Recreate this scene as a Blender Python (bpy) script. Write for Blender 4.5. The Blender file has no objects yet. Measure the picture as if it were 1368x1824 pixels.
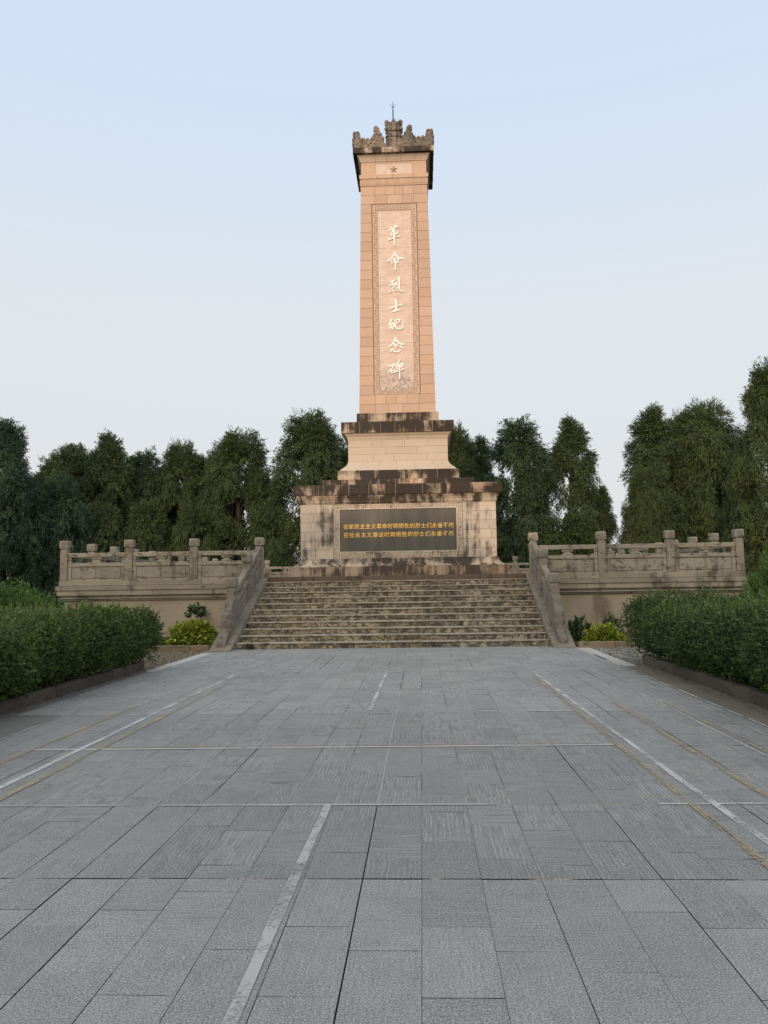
import bpy, bmesh, math, random
import numpy as np
from mathutils import Matrix, Vector

R = math.radians
C = bpy.context.scene
COL = C.collection

# ------------------------------------------------------------------ camera
F_PX, PITCH, YAW, ROLL, EYE = 1433.5, 0.0887529, 0.0454683, -0.0148311, 1.4903
f0 = Vector((-math.sin(YAW)*math.cos(PITCH), math.cos(YAW)*math.cos(PITCH), math.sin(PITCH)))
r0 = Vector((math.cos(YAW), math.sin(YAW), 0.0))
u0 = r0.cross(f0)
rr = r0*math.cos(ROLL) + u0*math.sin(ROLL)
uu = -r0*math.sin(ROLL) + u0*math.cos(ROLL)
cd = bpy.data.cameras.new('camera')
cam = bpy.data.objects.new('camera', cd)
COL.objects.link(cam)
m = Matrix.Identity(4)
for i in range(3):
    m[i][0], m[i][1], m[i][2] = rr[i], uu[i], -f0[i]
m[0][3], m[1][3], m[2][3] = 0.0, 0.0, EYE
cam.matrix_world = m
cd.sensor_fit = 'HORIZONTAL'
cd.sensor_width = 36.0
cd.lens = 36.0*F_PX/1368.0
cd.clip_start, cd.clip_end = 0.05, 3000.0
C.camera = cam

# ------------------------------------------------------------------ sky and sun
SUN_EL, SUN_AZ = 5.0, 13.0        # low sun behind the viewer, a little to the left
w = bpy.data.worlds.new('World')
C.world = w
w.use_nodes = True
nt = w.node_tree
nt.nodes.clear()
wo = nt.nodes.new('ShaderNodeOutputWorld')
bg = nt.nodes.new('ShaderNodeBackground')
sky = nt.nodes.new('ShaderNodeTexSky')
sky.sky_type = 'NISHITA'
sky.sun_disc = False
sky.sun_elevation = R(SUN_EL)
sky.sun_rotation = R(180.0 + SUN_AZ)
sky.air_density, sky.dust_density, sky.ozone_density = 1.0, 0.4, 2.0
tc = nt.nodes.new('ShaderNodeTexCoord')
sep = nt.nodes.new('ShaderNodeSeparateXYZ')
nt.links.new(tc.outputs['Generated'], sep.inputs[0])
hz = nt.nodes.new('ShaderNodeValToRGB')      # hazy evening air: pale lavender low down, pale blue above
hz.color_ramp.interpolation = 'EASE'
e = hz.color_ramp.elements
e[0].position, e[0].color = 0.0, (7.9, 7.75, 8.2, 1)
e[1].position, e[1].color = 1.0, (6.8, 7.7, 8.6, 1)
for p, c in ((0.10, (8.2, 8.3, 8.5)), (0.28, (8.3, 8.7, 9.1)), (0.58, (7.2, 8.5, 10.4))):
    q = e.new(p); q.color = (*c, 1)
nt.links.new(sep.outputs['Z'], hz.inputs[0])
mx = nt.nodes.new('ShaderNodeMix'); mx.data_type = 'RGBA'
mx.inputs[0].default_value = 0.88
nt.links.new(sky.outputs[0], mx.inputs[6])
nt.links.new(hz.outputs[0], mx.inputs[7])
# the sky brightens and warms round the low sun, behind the viewer
dt = nt.nodes.new('ShaderNodeVectorMath'); dt.operation = 'DOT_PRODUCT'
nt.links.new(tc.outputs['Generated'], dt.inputs[0])
dt.inputs[1].default_value = (-math.sin(R(SUN_AZ))*math.cos(R(SUN_EL)), -math.cos(R(SUN_AZ))*math.cos(R(SUN_EL)), math.sin(R(SUN_EL)))
gl = nt.nodes.new('ShaderNodeValToRGB'); gl.color_ramp.interpolation = 'EASE'
g_ = gl.color_ramp.elements
g_[0].position, g_[0].color = 0.0, (0, 0, 0, 1)
g_[1].position, g_[1].color = 1.0, (19.0, 15.5, 10.0, 1)
q = g_.new(0.55); q.color = (6.6, 6.1, 4.7, 1)
nt.links.new(dt.outputs['Value'], gl.inputs[0])
ga_ = nt.nodes.new('ShaderNodeMix'); ga_.data_type = 'RGBA'; ga_.blend_type = 'ADD'
ga_.inputs[0].default_value = 1.0
nt.links.new(mx.outputs[2], ga_.inputs[6]); nt.links.new(gl.outputs[0], ga_.inputs[7])
nt.links.new(ga_.outputs[2], bg.inputs[0])
bg.inputs[1].default_value = 0.10
nt.links.new(bg.outputs[0], wo.inputs[0])

sd = bpy.data.lights.new('sun', 'SUN')
sun = bpy.data.objects.new('sun', sd)
COL.objects.link(sun)
sd.energy = 2.0
sd.color = (1.0, 0.70, 0.49)
sd.angle = R(1.0)
dv = Vector((math.sin(R(SUN_AZ))*math.cos(R(SUN_EL)), math.cos(R(SUN_AZ))*math.cos(R(SUN_EL)), -math.sin(R(SUN_EL))))
sun.rotation_euler = dv.to_track_quat('-Z', 'Y').to_euler()
sun.location = (-20, -60, 30)

vs = C.view_settings
vs.view_transform = 'Standard'
vs.look = 'None'
vs.exposure = 0.0
vs.gamma = 1.0

rng = np.random.default_rng(7)
random.seed(7)

# ------------------------------------------------------------------ helpers
def tag(o, label=None, cat=None, group=None, kind=None):
    if label: o['label'] = label
    if cat: o['category'] = cat
    if group: o['group'] = group
    if kind: o['kind'] = kind
    return o

def thing(name, loc, label, cat, group=None, rz=0.0):
    o = bpy.data.objects.new(name, None)
    o.empty_display_size = 0.3
    COL.objects.link(o)
    o.location = loc
    o.rotation_euler = (0, 0, rz)
    return tag(o, label, cat, group)

class MB:
    """collects shapes in world coordinates; build() links them as one mesh object"""
    def __init__(s):
        s.bm = bmesh.new()
    def box(s, x0, x1, y0, y1, z0, z1, b=0.0, seg=1):
        vv = [s.bm.verts.new(p) for p in ((x0,y0,z0),(x1,y0,z0),(x1,y1,z0),(x0,y1,z0),(x0,y0,z1),(x1,y0,z1),(x1,y1,z1),(x0,y1,z1))]
        fs = [s.bm.faces.new([vv[i] for i in q]) for q in ((3,2,1,0),(4,5,6,7),(0,1,5,4),(1,2,6,5),(2,3,7,6),(3,0,4,7))]
        if b > 0:
            ed = list({e for f in fs for e in f.edges})
            bmesh.ops.bevel(s.bm, geom=ed, offset=b, segments=seg, profile=0.5, affect='EDGES')
        return s
    def hexa(s, pts):
        vv = [s.bm.verts.new(p) for p in pts]
        for q in ((3,2,1,0),(4,5,6,7),(0,1,5,4),(1,2,6,5),(2,3,7,6),(3,0,4,7)):
            s.bm.faces.new([vv[i] for i in q])
    def poly(s, pts):
        s.bm.faces.new([s.bm.verts.new(p) for p in pts])
    def prism(s, pts, fn, d0, d1):
        """pts: 2D outline; fn(a, b, d) -> 3D"""
        A = [s.bm.verts.new(fn(a, b, d0)) for a, b in pts]
        B = [s.bm.verts.new(fn(a, b, d1)) for a, b in pts]
        n = len(pts)
        fs = [s.bm.faces.new(A), s.bm.faces.new(B[::-1])]
        for i in range(n):
            fs.append(s.bm.faces.new((A[i], B[i], B[(i+1) % n], A[(i+1) % n])))
        bmesh.ops.recalc_face_normals(s.bm, faces=fs)
    def lathe(s, prof, cx, cy, n=12):
        rings = [[s.bm.verts.new((cx+r*math.cos(2*math.pi*k/n), cy+r*math.sin(2*math.pi*k/n), z)) for k in range(n)] for r, z in prof]
        for a, b in zip(rings, rings[1:]):
            for k in range(n):
                s.bm.faces.new((a[k], a[(k+1) % n], b[(k+1) % n], b[k]))
        s.bm.faces.new(rings[0][::-1]); s.bm.faces.new(rings[-1])
    def tube(s, pts, rad, n=6):
        rings = []
        for i, p in enumerate(pts):
            p = Vector(p)
            a = Vector(pts[max(0, i-1)]); b = Vector(pts[min(len(pts)-1, i+1)])
            d = (b-a).normalized()
            x = d.cross(Vector((0.3, 0.9, 0.2))).normalized(); y = d.cross(x)
            r = rad[i] if hasattr(rad, '__len__') else rad
            rings.append([s.bm.verts.new(p + (x*math.cos(2*math.pi*k/n)+y*math.sin(2*math.pi*k/n))*r) for k in range(n)])
        for a, b in zip(rings, rings[1:]):
            for k in range(n):
                s.bm.faces.new((a[k], a[(k+1) % n], b[(k+1) % n], b[k]))
        s.bm.faces.new(rings[0][::-1]); s.bm.faces.new(rings[-1])
    def sphere(s, c, r, sc=(1,1,1), u=10, v=7):
        ret = bmesh.ops.create_uvsphere(s.bm, u_segments=u, v_segments=v, radius=r)
        for q in ret['verts']:
            q.co = Vector((q.co.x*sc[0]+c[0], q.co.y*sc[1]+c[1], q.co.z*sc[2]+c[2]))
    def sweep(s, prof, cx, cy, splits=None, gap=0.006, sides='FRBL'):
        """profile [(half_width, z)] swept round a square; splits per side cut it into stones"""
        T = {'F': lambda u, h: (cx+u*h, cy-h), 'B': lambda u, h: (cx-u*h, cy+h), 'L': lambda u, h: (cx-h, cy-u*h), 'R': lambda u, h: (cx+h, cy+u*h)}
        for sd_ in sides:
            t = T[sd_]
            cuts = splits(sd_) if splits else [-1, 1]
            for a, b in zip(cuts, cuts[1:]):
                h0 = prof[0][0]
                ga = 0 if a <= -1 else gap/h0
                gb = 0 if b >= 1 else gap/h0
                prev = None
                for h, z in prof:
                    xa, ya = t(a+ga, h); xb, yb = t(b-gb, h)
                    cur = (s.bm.verts.new((xa, ya, z)), s.bm.verts.new((xb, yb, z)))
                    if prev:
                        s.bm.faces.new((prev[0], prev[1], cur[1], cur[0]))
                    prev = cur
    def cap(s, h, z, cx, cy, up=True):
        p = [(cx-h,cy-h,z),(cx+h,cy-h,z),(cx+h,cy+h,z),(cx-h,cy+h,z)]
        s.poly(p if up else p[::-1])
    def build(s, name, mat, parent=None, origin=None, smooth=False, bevel=0.0):
        me = bpy.data.meshes.new(name)
        bmesh.ops.recalc_face_normals(s.bm, faces=[]) if False else None
        s.bm.to_mesh(me); s.bm.free()
        o = finish(name, me, mat, parent, origin, smooth)
        if bevel:
            md = o.modifiers.new('bevel', 'BEVEL'); md.width = bevel; md.segments = 1; md.limit_method = 'ANGLE'
        return o

def world_of(o):
    p = Vector((0, 0, 0))
    while o is not None:
        p = p + o.location; o = o.parent
    return p

def finish(name, me, mat, parent=None, origin=None, smooth=False):
    o = bpy.data.objects.new(name, me)
    me.materials.append(mat)
    COL.objects.link(o)
    if parent is not None:
        org = world_of(parent)
        me.transform(Matrix.Translation(-org))
        o.parent = parent
    elif origin is not None:
        me.transform(Matrix.Translation(-Vector(origin)))
        o.location = origin
    if smooth:
        me.polygons.foreach_set('use_smooth', [True]*len(me.polygons))
    return o

def copy_tree(o, parent=None):
    c = o.copy()
    COL.objects.link(c)
    if parent is not None:
        c.parent = parent
    for ch in list(o.children):
        copy_tree(ch, c)
    return c

def cuts(n, jit=0.25, seed=0):
    r = random.Random(seed)
    k = [-1.0] + [-1+2*(i+jit*(r.random()-0.5))/n for i in range(1, n)] + [1.0]
    return k

# ------------------------------------------------------------------ materials
class NT:
    def __init__(s, name):
        s.m = bpy.data.materials.new(name); s.m.use_nodes = True
        s.t = s.m.node_tree; s.t.nodes.clear()
        s.out = s.n('ShaderNodeOutputMaterial')
    def n(s, typ, **kw):
        x = s.t.nodes.new(typ)
        for k, v in kw.items(): setattr(x, k, v)
        return x
    def l(s, a, b): s.t.links.new(a, b)
    def coord(s, scale=(1,1,1), kind='Object', shift=True):
        tcn = s.n('ShaderNodeTexCoord'); mp = s.n('ShaderNodeMapping')
        mp.inputs['Scale'].default_value = scale
        src = tcn.outputs[kind]
        if shift:
            oi = s.n('ShaderNodeObjectInfo')
            ad = s.n('ShaderNodeVectorMath', operation='ADD')
            s.l(src, ad.inputs[0]); s.l(oi.outputs['Location'], ad.inputs[1])
            src = ad.outputs[0]
        s.l(src, mp.inputs['Vector'])
        return mp.outputs[0]
    def noise(s, vec, scale, detail=4, rough=0.6, dist=0.0):
        x = s.n('ShaderNodeTexNoise'); x.inputs['Scale'].default_value = scale
        x.inputs['Detail'].default_value = detail; x.inputs['Roughness'].default_value = rough
        x.inputs['Distortion'].default_value = dist
        s.l(vec, x.inputs['Vector']); return x.outputs['Fac']
    def ramp(s, fac, a, b, ca=(0,0,0), cb=(1,1,1)):
        x = s.n('ShaderNodeValToRGB'); el = x.color_ramp.elements
        el[0].position, el[0].color = a, (*ca, 1); el[1].position, el[1].color = b, (*cb, 1)
        s.l(fac, x.inputs[0]); return x.outputs[0]
    def math(s, op, a, b=None, c=None):
        x = s.n('ShaderNodeMath', operation=op)
        for i, v in enumerate((a, b, c)):
            if v is None: continue
            if isinstance(v, (int, float)): x.inputs[i].default_value = v
            else: s.l(v, x.inputs[i])
        return x.outputs[0]
    def mix(s, fac, a, b, mode='MIX'):
        x = s.n('ShaderNodeMix', data_type='RGBA', blend_type=mode)
        for i, v in ((0, fac), (6, a), (7, b)):
            if isinstance(v, (int, float)): x.inputs[i].default_value = v
            elif isinstance(v, tuple): x.inputs[i].default_value = (*v, 1)
            else: s.l(v, x.inputs[i])
        return x.outputs[2]
    def bsdf(s, col, rough=0.85, spec=0.3, bump=None, bstr=0.3, bdist=0.01, metal=0.0):
        p = s.n('ShaderNodeBsdfPrincipled')
        if isinstance(col, tuple): p.inputs['Base Color'].default_value = (*col, 1)
        else: s.l(col, p.inputs['Base Color'])
        if isinstance(rough, float): p.inputs['Roughness'].default_value = rough
        else: s.l(rough, p.inputs['Roughness'])
        p.inputs['Specular IOR Level'].default_value = spec
        p.inputs['Metallic'].default_value = metal
        if bump is not None:
            b = s.n('ShaderNodeBump'); b.inputs['Strength'].default_value = bstr; b.inputs['Distance'].default_value = bdist
            s.l(bump, b.inputs['Height']); s.l(b.outputs[0], p.inputs['Normal'])
        return p
    def done(s, sh):
        s.l(sh.outputs[0] if hasattr(sh, 'outputs') else sh, s.out.inputs[0]); return s.m

def stone(name, col, col2, isl=0.25, streak=0.0, streak_col=(0.03,0.026,0.022), blotch=0.0, blotch_col=(0.05,0.042,0.03), bscale=3.0, rough=0.88, grain=60, sscale=5.0, bdist=0.012):
    t = NT(name)
    v = t.coord()
    n1 = t.noise(v, 0.9, 5, 0.6)
    c = t.mix(t.ramp(n1, 0.35, 0.68), col, col2)
    g = t.noise(v, grain, 3, 0.7)
    c = t.mix(0.55, c, t.mix(t.ramp(g, 0.3, 0.72), tuple(0.62*x for x in col), tuple(min(1, 1.25*x) for x in col)), 'MIX')
    if isl:
        geo = t.n('ShaderNodeNewGeometry')
        rp = geo.outputs['Random Per Island']
        k = t.math('MULTIPLY_ADD', rp, isl*2, 1-isl)
        x = t.n('ShaderNodeVectorMath', operation='SCALE'); t.l(c, x.inputs[0]); t.l(k, x.inputs['Scale'])
        c = x.outputs[0]
        # the odd stone weathers warmer or greyer
        hsv = t.n('ShaderNodeHueSaturation'); t.l(c, hsv.inputs['Color'])
        t.l(t.math('MULTIPLY_ADD', t.math('FRACT', t.math('MULTIPLY', rp, 7.31)), isl*1.6, 1-isl*0.8), hsv.inputs['Saturation'])
        c = hsv.outputs[0]
    if streak:
        sv = t.coord((sscale, sscale, 0.32))
        s1 = t.noise(sv, 1.0, 5, 0.65)
        s2 = t.noise(v, 1.3, 4, 0.6)
        mk = t.math('ADD', t.math('MULTIPLY', s1, 0.48), t.math('MULTIPLY', s2, 0.52))
        lo = 0.66 - 0.28*streak
        f = t.ramp(mk, lo, lo+0.10)
        f = t.math('MULTIPLY', f, 0.93)
        c = t.mix(f, c, streak_col)
    if blotch:
        b1 = t.noise(t.coord((1, 1, 1.8)), bscale, 6, 0.72, 0.6)
        lo = 0.68 - 0.3*blotch
        f = t.ramp(b1, lo, lo+0.09)
        c = t.mix(t.math('MULTIPLY', f, 0.85), c, blotch_col)
    bm_ = t.math('ADD', t.math('MULTIPLY', g, 0.5), t.noise(v, 9, 4, 0.6))
    return t.done(t.bsdf(c, rough, 0.25, bm_, 0.45, bdist))

M = {}
# monument
M['shaft'] = stone('shaft granite', (0.44,0.305,0.232), (0.50,0.355,0.275), 0.07, 0.16, (0.22,0.14,0.09), 0.0)
M['joint'] = stone('dark joint', (0.16,0.105,0.075), (0.22,0.15,0.11), 0.0)
M['mortar'] = stone('pale mortar', (0.42,0.37,0.31), (0.5,0.45,0.39), 0.0, 0.5)
M['body'] = stone('base granite', (0.42,0.355,0.295), (0.53,0.46,0.395), 0.08, 0.60, (0.06,0.048,0.04), 0.0, sscale=5.0)
M['mid'] = stone('pedestal granite', (0.44,0.365,0.295), (0.50,0.42,0.345), 0.05, 0.12, (0.12,0.09,0.07))
M['ledge'] = stone('blackened ledge granite', (0.34,0.26,0.20), (0.42,0.33,0.26), 0.25, 0.95, (0.013,0.010,0.009), 0.0, sscale=3.0)
M['moulding'] = stone('streaked moulding granite', (0.42,0.34,0.27), (0.48,0.40,0.32), 0.12, 0.8, (0.028,0.022,0.019), sscale=4.0)
M['plinth'] = stone('rusty plinth granite', (0.30,0.22,0.165), (0.38,0.29,0.22), 0.2, 0.85, (0.055,0.04,0.032), 0.0, sscale=4.5)
M['crest'] = stone('carved crest granite', (0.20,0.167,0.142), (0.30,0.25,0.212), 0.25, 0.5, (0.06,0.052,0.048), 0.6, (0.05,0.045,0.042), 9.0, bdist=0.04)
M['fret'] = stone('fret granite', (0.60,0.50,0.41), (0.68,0.57,0.47), 0.0, 0.1, (0.2,0.15,0.1))
M['fretframe'] = stone('fret ground granite', (0.36,0.255,0.19), (0.42,0.30,0.225), 0.0, 0.1, (0.2,0.15,0.1))
M['bodyframe'] = stone('plaque frame granite', (0.34,0.27,0.21), (0.42,0.34,0.27), 0.0, 0.55, (0.06,0.048,0.04), sscale=2.5)
M['fretpale'] = stone('pale fret granite', (0.53,0.46,0.385), (0.61,0.54,0.46), 0.0, 0.3, (0.09,0.07,0.055), sscale=2.0)
M['star'] = stone('worn star relief', (0.36,0.24,0.16), (0.42,0.28,0.19), 0.0)
# terrace
M['terr'] = stone('terrace granite', (0.22,0.192,0.155), (0.355,0.315,0.258), 0.15, 0.5, (0.075,0.06,0.046), 0.3, (0.085,0.068,0.052), 3.5, sscale=2.2)
M['wall'] = stone('rendered terrace wall', (0.29,0.245,0.187), (0.41,0.355,0.28), 0.0, 0.46, (0.15,0.12,0.09), 0.3, (0.17,0.136,0.10), 2.2, sscale=1.2)
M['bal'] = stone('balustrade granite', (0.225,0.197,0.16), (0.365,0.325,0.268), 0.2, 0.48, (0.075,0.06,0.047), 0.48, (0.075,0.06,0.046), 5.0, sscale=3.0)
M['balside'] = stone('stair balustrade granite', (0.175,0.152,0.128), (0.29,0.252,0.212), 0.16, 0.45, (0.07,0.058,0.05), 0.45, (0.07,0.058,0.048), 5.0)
M['riser'] = stone('mossy riser granite', (0.295,0.25,0.187), (0.385,0.333,0.26), 0.3, 0.52, (0.05,0.041,0.032), 0.78, (0.05,0.041,0.03), 8.0, sscale=9.0)
M['tread'] = stone('tread granite', (0.32,0.285,0.235), (0.41,0.37,0.31), 0.15, 0.0, blotch=0.5, blotch_col=(0.10,0.08,0.06), bscale=4.0)
M['edge'] = stone('brown terrace edge', (0.11,0.077,0.058), (0.145,0.103,0.08), 0.1, 0.5, (0.05,0.04,0.03))
M['kerb'] = stone('kerb concrete', (0.075,0.067,0.055), (0.115,0.10,0.083), 0.15, 0.0, blotch=0.5, blotch_col=(0.04,0.036,0.028))
M['bedkerb'] = stone('bed kerb stone', (0.20,0.155,0.11), (0.26,0.205,0.15), 0.2, 0.0, blotch=0.5, blotch_col=(0.06,0.055,0.03))
M['strip'] = stone('white granite strip', (0.42,0.405,0.385), (0.5,0.485,0.46), 0.06, 0.0, blotch=0.15, blotch_col=(0.25,0.24,0.225))

def marble():
    t = NT('pink marble')
    v = t.coord((1, 1, 2.2))
    n = t.noise(v, 1.6, 8, 0.62, 1.8)
    c = t.mix(t.ramp(n, 0.40, 0.62), (0.465,0.355,0.305), (0.555,0.435,0.38))
    vein = t.noise(t.coord((0.8,1,3.0)), 2.4, 6, 0.6, 2.5)
    f = t.ramp(t.math('ABSOLUTE', t.math('SUBTRACT', vein, 0.5)), 0.0, 0.03, (1,1,1), (0,0,0))
    c = t.mix(t.math('MULTIPLY', f, 0.28), c, (0.33,0.25,0.21))
    at = t.n('ShaderNodeAttribute', attribute_name='grey')
    g = t.noise(t.coord((1,1,0.9)), 4.5, 7, 0.7, 2.2)
    c = t.mix(t.math('MULTIPLY', at.outputs['Fac'], t.ramp(g, 0.42, 0.58)), c, (0.25,0.21,0.195))
    return t.done(t.bsdf(c, 0.55, 0.35))
M['marble'] = marble()

def slate():
    t = NT('dark plaque slate')
    v = t.coord()
    n = t.noise(t.coord((2.5, 1, 0.25)), 1.4, 4, 0.6)
    c = t.mix(t.ramp(n, 0.4, 0.66), (0.046,0.045,0.037), (0.082,0.070,0.058))
    g = t.noise(v, 70, 2, 0.6)
    c = t.mix(t.math('MULTIPLY', g, 0.3), c, (0.12,0.115,0.1))
    return t.done(t.bsdf(c, 0.5, 0.35))
M['slate'] = slate()

def plain(name, col, rough=0.6, metal=0.0, var=0.15):
    t = NT(name)
    n = t.noise(t.coord(), 14, 3)
    c = t.mix(n, tuple(x*(1-var) for x in col), tuple(min(1, x*(1+var)) for x in col))
    return t.done(t.bsdf(c, rough, 0.3, metal=metal))
M['letter'] = plain('white letter paint', (0.74,0.73,0.715), 0.6, 0.0, 0.04)
M['gold'] = plain('gold lettering', (0.70,0.42,0.10), 0.5, 0.0, 0.25)
M['iron'] = plain('dark iron', (0.06,0.05,0.05), 0.5, 0.6)
M['bark'] = plain('bark', (0.040,0.034,0.027), 0.9, 0.0, 0.5)
M['core_stem'] = plain('dark core and stems', (0.022,0.025,0.014), 0.95, 0.0, 0.5)
M['soil'] = plain('soil', (0.085,0.06,0.04), 0.95, 0.0, 0.5)

def ground_mat():
    t = NT('ground grass and earth')
    v = t.coord(kind='Object')
    c = t.mix(t.ramp(t.noise(v, 0.4, 6), 0.4, 0.6), (0.05,0.06,0.025), (0.10,0.08,0.05))
    c = t.mix(t.math('MULTIPLY', t.noise(v, 12, 4), 0.6), c, (0.03,0.035,0.015))
    return t.done(t.bsdf(c, 0.95, 0.1, t.noise(v, 20, 4), 0.6, 0.03))
M['ground'] = ground_mat()

def concrete(name, a, b, rough=0.85):
    t = NT(name)
    v = t.coord()
    c = t.mix(t.ramp(t.noise(v, 0.8, 6, 0.65), 0.35, 0.65), a, b)
    g = t.noise(v, 160, 2, 0.6)
    c = t.mix(0.35, c, t.mix(g, tuple(0.5*x for x in a), tuple(1.4*x for x in b)))
    dk = t.noise(v, 2.5, 6, 0.7)
    c = t.mix(t.math('MULTIPLY', t.ramp(dk, 0.58, 0.72), 0.5), c, tuple(0.5*x for x in a))
    return t.done(t.bsdf(c, rough, 0.25, g, 0.3, 0.004))
M['cement'] = concrete('smooth cement', (0.135,0.131,0.122), (0.185,0.18,0.168))
M['verge'] = concrete('dusty cement verge', (0.13,0.115,0.095), (0.19,0.17,0.145))

def joint_bed(name, a, b):
    t = NT(name)
    v = t.coord((3.3, 0.35, 1))
    c = t.mix(t.ramp(t.noise(v, 1.0, 3, 0.6), a, b), (0.02,0.019,0.018), (0.40,0.385,0.345))
    return t.done(t.bsdf(c, 0.95, 0.1))
M['bed'] = joint_bed('joint bed', 0.53, 0.62)
M['dusty_bed'] = joint_bed('dusty joint bed', 0.36, 0.52)

def tile_mat():
    t = NT('chiselled granite tiles')
    geo = t.n('ShaderNodeNewGeometry')
    rp = geo.outputs['Random Per Island']
    v = t.coord(shift=False)
    # per tile offset so chisel marks and specks do not run from tile to tile
    off = t.n('ShaderNodeCombineXYZ')
    t.l(t.math('MULTIPLY', rp, 37.0), off.inputs[0]); t.l(t.math('MULTIPLY', rp, 91.0), off.inputs[1])
    ad = t.n('ShaderNodeVectorMath', operation='ADD'); t.l(v, ad.inputs[0]); t.l(off.outputs[0], ad.inputs[1])
    vo = ad.outputs[0]
    def scaled(sx, sy):
        mp = t.n('ShaderNodeMapping'); mp.inputs['Scale'].default_value = (sx, sy, 1)
        t.l(vo, mp.inputs['Vector']); return mp.outputs[0]
    at = t.n('ShaderNodeAttribute', attribute_name='lengthwise').outputs['Fac']
    amt = t.n('ShaderNodeAttribute', attribute_name='chisel').outputs['Fac']
    big = t.noise(v, 0.55, 5, 0.6)
    mid = t.noise(vo, 6, 4, 0.6)
    c = t.mix(t.ramp(big, 0.35, 0.68), (0.214,0.211,0.206), (0.287,0.282,0.273))
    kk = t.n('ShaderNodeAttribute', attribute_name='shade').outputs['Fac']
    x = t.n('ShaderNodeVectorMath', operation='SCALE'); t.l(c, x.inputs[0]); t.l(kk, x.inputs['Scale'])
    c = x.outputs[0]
    c = t.mix(t.math('MULTIPLY', t.ramp(mid, 0.45, 0.75), 0.35), c, (0.16,0.165,0.16))
    # chisel marks
    sx_ = t.n('ShaderNodeSeparateXYZ'); t.l(vo, sx_.inputs[0])
    wob = t.noise(vo, 4.0, 3, 0.5)
    wob2 = t.noise(vo, 22.0, 2, 0.5)
    def grooves(axis, patch):
        ph = t.math('MULTIPLY_ADD', sx_.outputs[axis], 225.0, t.math('ADD', t.math('MULTIPLY', wob, 9.0), t.math('MULTIPLY', wob2, 2.6)))
        return t.math('MULTIPLY', t.ramp(t.math('SINE', ph), 0.35, 0.95), t.ramp(patch, 0.38, 0.58))
    sa = grooves(0, t.noise(scaled(14, 3.0), 1.0, 4, 0.65))
    sb = grooves(1, t.noise(scaled(3.0, 14), 1.0, 4, 0.65))
    st = t.mix(at, sb, sa)
    lf = t.math('MULTIPLY', st, amt)
    c = t.mix(t.math('MULTIPLY', lf, 0.58), c, (0.48,0.475,0.455))
    rub = t.mix(at, t.noise(scaled(4, 26), 1.0, 4, 0.6), t.noise(scaled(26, 4), 1.0, 4, 0.6))
    dk = t.math('MULTIPLY', t.ramp(rub, 0.36, 0.52, (1,1,1), (0,0,0)), amt)
    c = t.mix(t.math('MULTIPLY', dk, 0.6), c, (0.085,0.087,0.088))
    # mica and quartz specks
    s1 = t.noise(vo, 120, 3, 0.8)
    c = t.mix(t.math('MULTIPLY', t.ramp(s1, 0.53, 0.64), 0.7), c, (0.52,0.525,0.51))
    c = t.mix(t.math('MULTIPLY', t.ramp(s1, 0.38, 0.48, (1,1,1), (0,0,0)), 0.75), c, (0.06,0.061,0.063))
    # dust and old spills
    du = t.noise(v, 1.1, 6, 0.7, 0.8)
    c = t.mix(t.math('MULTIPLY', t.ramp(du, 0.56, 0.72), 0.30), c, (0.30,0.295,0.27))
    sp = t.noise(v, 3.1, 2, 0.5)
    c = t.mix(t.math('MULTIPLY', t.ramp(sp, 0.76, 0.80), 0.5), c, (0.08,0.075,0.07))
    h = t.math('ADD', t.math('MULTIPLY', st, 0.8), t.math('MULTIPLY', s1, 0.3))
    ro = t.math('MULTIPLY_ADD', mid, 0.25, 0.55)
    return t.done(t.bsdf(c, ro, 0.35, h, 0.35, 0.004))
M['tile'] = tile_mat()

def paint(name, col, wear, fine=0.55):
    t = NT(name)
    v = t.coord()
    c = t.mix(t.noise(v, 9, 4), tuple(0.75*x for x in col), col)
    n = t.math('ADD', t.math('MULTIPLY', t.noise(v, 55, 4, 0.7), fine), t.math('MULTIPLY', t.noise(v, 1.7, 4, 0.65), 1-fine))
    f = t.ramp(n, wear-0.05, wear+0.09)
    p = t.bsdf(c, 0.8, 0.2)
    tr = t.n('ShaderNodeBsdfTransparent')
    mxs = t.n('ShaderNodeMixShader')
    t.l(f, mxs.inputs[0]); t.l(tr.outputs[0], mxs.inputs[1]); t.l(p.outputs[0], mxs.inputs[2])
    return t.done(mxs)
M['white_line'] = paint('worn white paint', (0.56,0.56,0.55), 0.455)
M['white_cross'] = paint('clear white paint', (0.56,0.555,0.53), 0.40)
M['white_near'] = paint('rubbed white paint', (0.45,0.45,0.445), 0.43, 0.3)
M['white_thin'] = paint('faint white paint', (0.50,0.50,0.49), 0.47)
M['yellow_line'] = paint('worn ochre paint', (0.38,0.32,0.215), 0.475)
M['yellow_thin'] = paint('faint ochre paint', (0.42,0.31,0.16), 0.52)

def pebble_mat(name, a, b):
    t = NT(name)
    geo = t.n('ShaderNodeNewGeometry')
    c = t.mix(geo.outputs['Random Per Island'], a, b)
    c = t.mix(t.math('MULTIPLY', t.noise(t.coord(), 60, 3), 0.4), c, tuple(0.5*x for x in a))
    return t.done(t.bsdf(c, 0.8, 0.3))
M['pebble_brown'] = pebble_mat('brown pebbles', (0.05,0.037,0.025), (0.27,0.205,0.145))
M['pebble_grey'] = pebble_mat('grey pebbles', (0.06,0.055,0.046), (0.34,0.32,0.28))

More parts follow.
